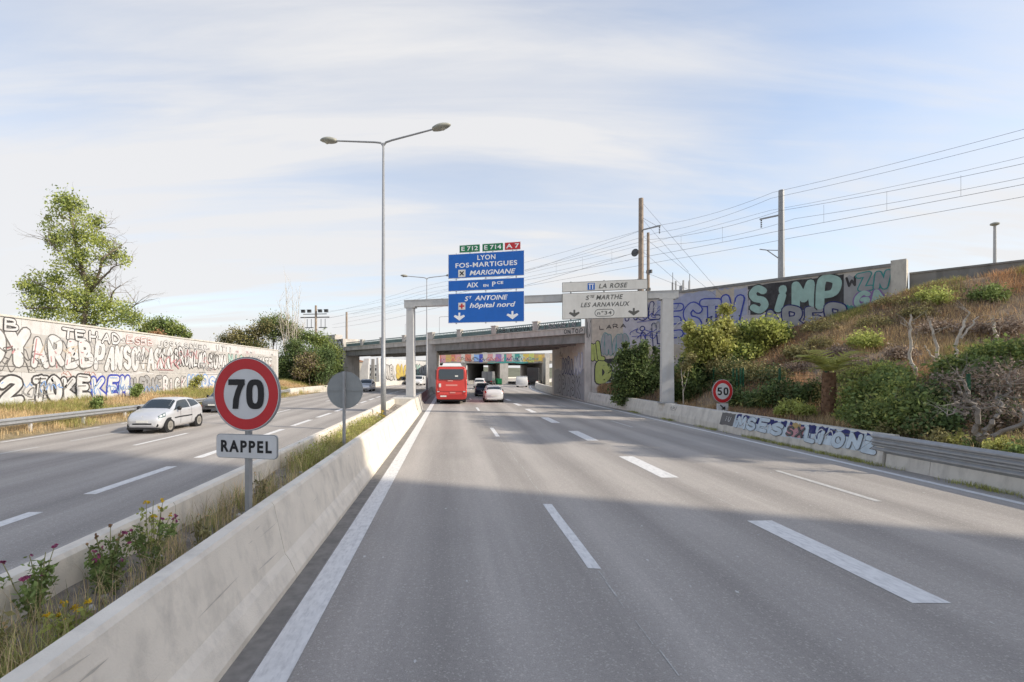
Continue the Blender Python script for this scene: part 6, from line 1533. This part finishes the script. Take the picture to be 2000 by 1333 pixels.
def wildflower(name, label, loc, H, nst, leafm, flower, fl_size, nleaf, seed, group, spread=.16, lsz=.026, fcount=46):
    r = random.Random(seed); t_ = thing(name, label, 'flower', loc, r.uniform(0, 6), group); mb = MB(); tips = []; bl = []
    for k in range(nst):
        a = r.uniform(0, 6.28); d = Vector((math.cos(a) * r.uniform(.1, .45), math.sin(a) * r.uniform(.1, .45), 1)).normalized(); p = Vector((r.uniform(-.04, .04), r.uniform(-.04, .04), -.02)); q = [p]; l = H * r.uniform(.6, 1.0)
        for i in range(5): d = (d + Vector((r.uniform(-.12, .12), r.uniform(-.12, .12), .05))).normalized(); q.append(q[-1] + d * l / 5)
        mb.tube(q, [.006, .005, .005, .004, .004, .003], 5); tips.append(q[-1]); bl += [(x, (.06, .06, .07)) for x in q[1:5]]
    mb.obj('stems', 'stem', t_)
    if nleaf: v, t = leaves(bl, nleaf, lsz, 2.0, .6, .9); cloud_mesh('leaves', v, 4, t, leafm, t_)
    if flower: v, t = leaves([(x, (fl_size, fl_size, fl_size * .8)) for x in tips], fcount * nst, .014, 1.2, .6, .35); cloud_mesh('blossoms', v, 4, t, flower, t_)
    return t_
vp = [((-3.28, 3.75, .6), .62, 'pink flowering valerian leaning out over the left median barrier'), ((-3.05, 4.25, .6), .50, 'bushy pink valerian in the median beside the yellow flower'), ((-2.98, 4.75, .6), .66, 'tall pink valerian in the median nearest the 70 sign'), ((-3.25, 4.5, .6), .66, 'valerian with a dark seed head in the median')]
for i, (l, h, lab) in enumerate(vp): wildflower('valerian', lab, l, h, 7, 'leaf_mid', 'flower_pink' if i < 3 else 'leaf_rust', .024, 520, 20 + i, 'wildflowers in the median')
yp_ = [((-3.1, 2.75, .6), .5, 'bright yellow flowered stalks in the grass at the near end of the median'), ((-2.72, 3.45, .6), .42, 'yellow flowered weed leaning by the near barrier top'), ((-3.3, 5.3, .6), .62, 'tall yellow umbel weed at the left median barrier'), ((-2.95, 2.75, .6), .42, 'yellow flower spike among the long grass of the median'), ((-2.75, 18.6, .62), .5, 'yellow flower clump at the foot of the tall street lamp')]
for i, (l, h, lab) in enumerate(yp_): wildflower('yellow_wildflower', lab, l, h, 6, 'leaf_bright', 'flower_yellow', .035 if i < 4 else .06, 260, 40 + i, 'wildflowers in the median', fcount=50 if i < 4 else 140)
for i, (x, y) in enumerate(((-2.85, 5.4), (-2.7, 6.9), (-3.0, 7.4), (-3.1, 3.2))):
    wildflower('dry_weed', 'tall dry weed with thin brown stalks in the median', (x, y, .6), .5, 9, 'leaf_olive', 'straw', .02, 160, 60 + i, 'dry weeds in the median', lsz=.03, fcount=20)

# ------------------------------------------------------------------ out of frame on the right: block and trees that shade the road
ap_ = thing('apartment_block', 'tall cream apartment block beside the motorway', 'building', (31, -9.4, 0))
mb = MB(); mb.box((0, 0, 16), (10, 13, 33)); mb.obj('wall', 'render_cream', ap_)
mb = MB(); mb.box((0, 0, 32.7), (10.6, 13.6, .4)); mb.obj('roof', 'concrete_grey', ap_)
for fl in range(9):
    for k in range(3):
        mb = MB(); mb.box((-5.02, -4.2 + 4.2 * k, 4 + 3.2 * fl), (.1, 1.6, 1.5)); mb.obj('window', 'window_dark', ap_)
for i, (x, y, h, lab) in enumerate(((25.5, 12.0, 12, 'tall pine on the embankment nearest the apartment block'), (29.5, 15.0, 13.5, 'tall pine on the embankment crest'))):
    z0 = bank_h(x, y); t_ = thing('pine_tree', lab, 'tree', (x, y, z0)); mb = MB(); tips = []
    branchy(mb, (0, 0, -.2), (0, 0, 1), h * .55, .3, 3, .7, 4, .08, tips, .55); mb.obj('trunk', 'bark', t_)
    B = [(Vector((rnd.uniform(-2.6, 2.6), rnd.uniform(-2.6, 2.6), h * rnd.uniform(.5, .95))), (1.5, 1.5, 1.0)) for k in range(16)]
    v, t = leaves(B, 9000, .28, 1.8, .5, .4); cloud_mesh('crown', v, 4, t, 'leaf_mid', t_)
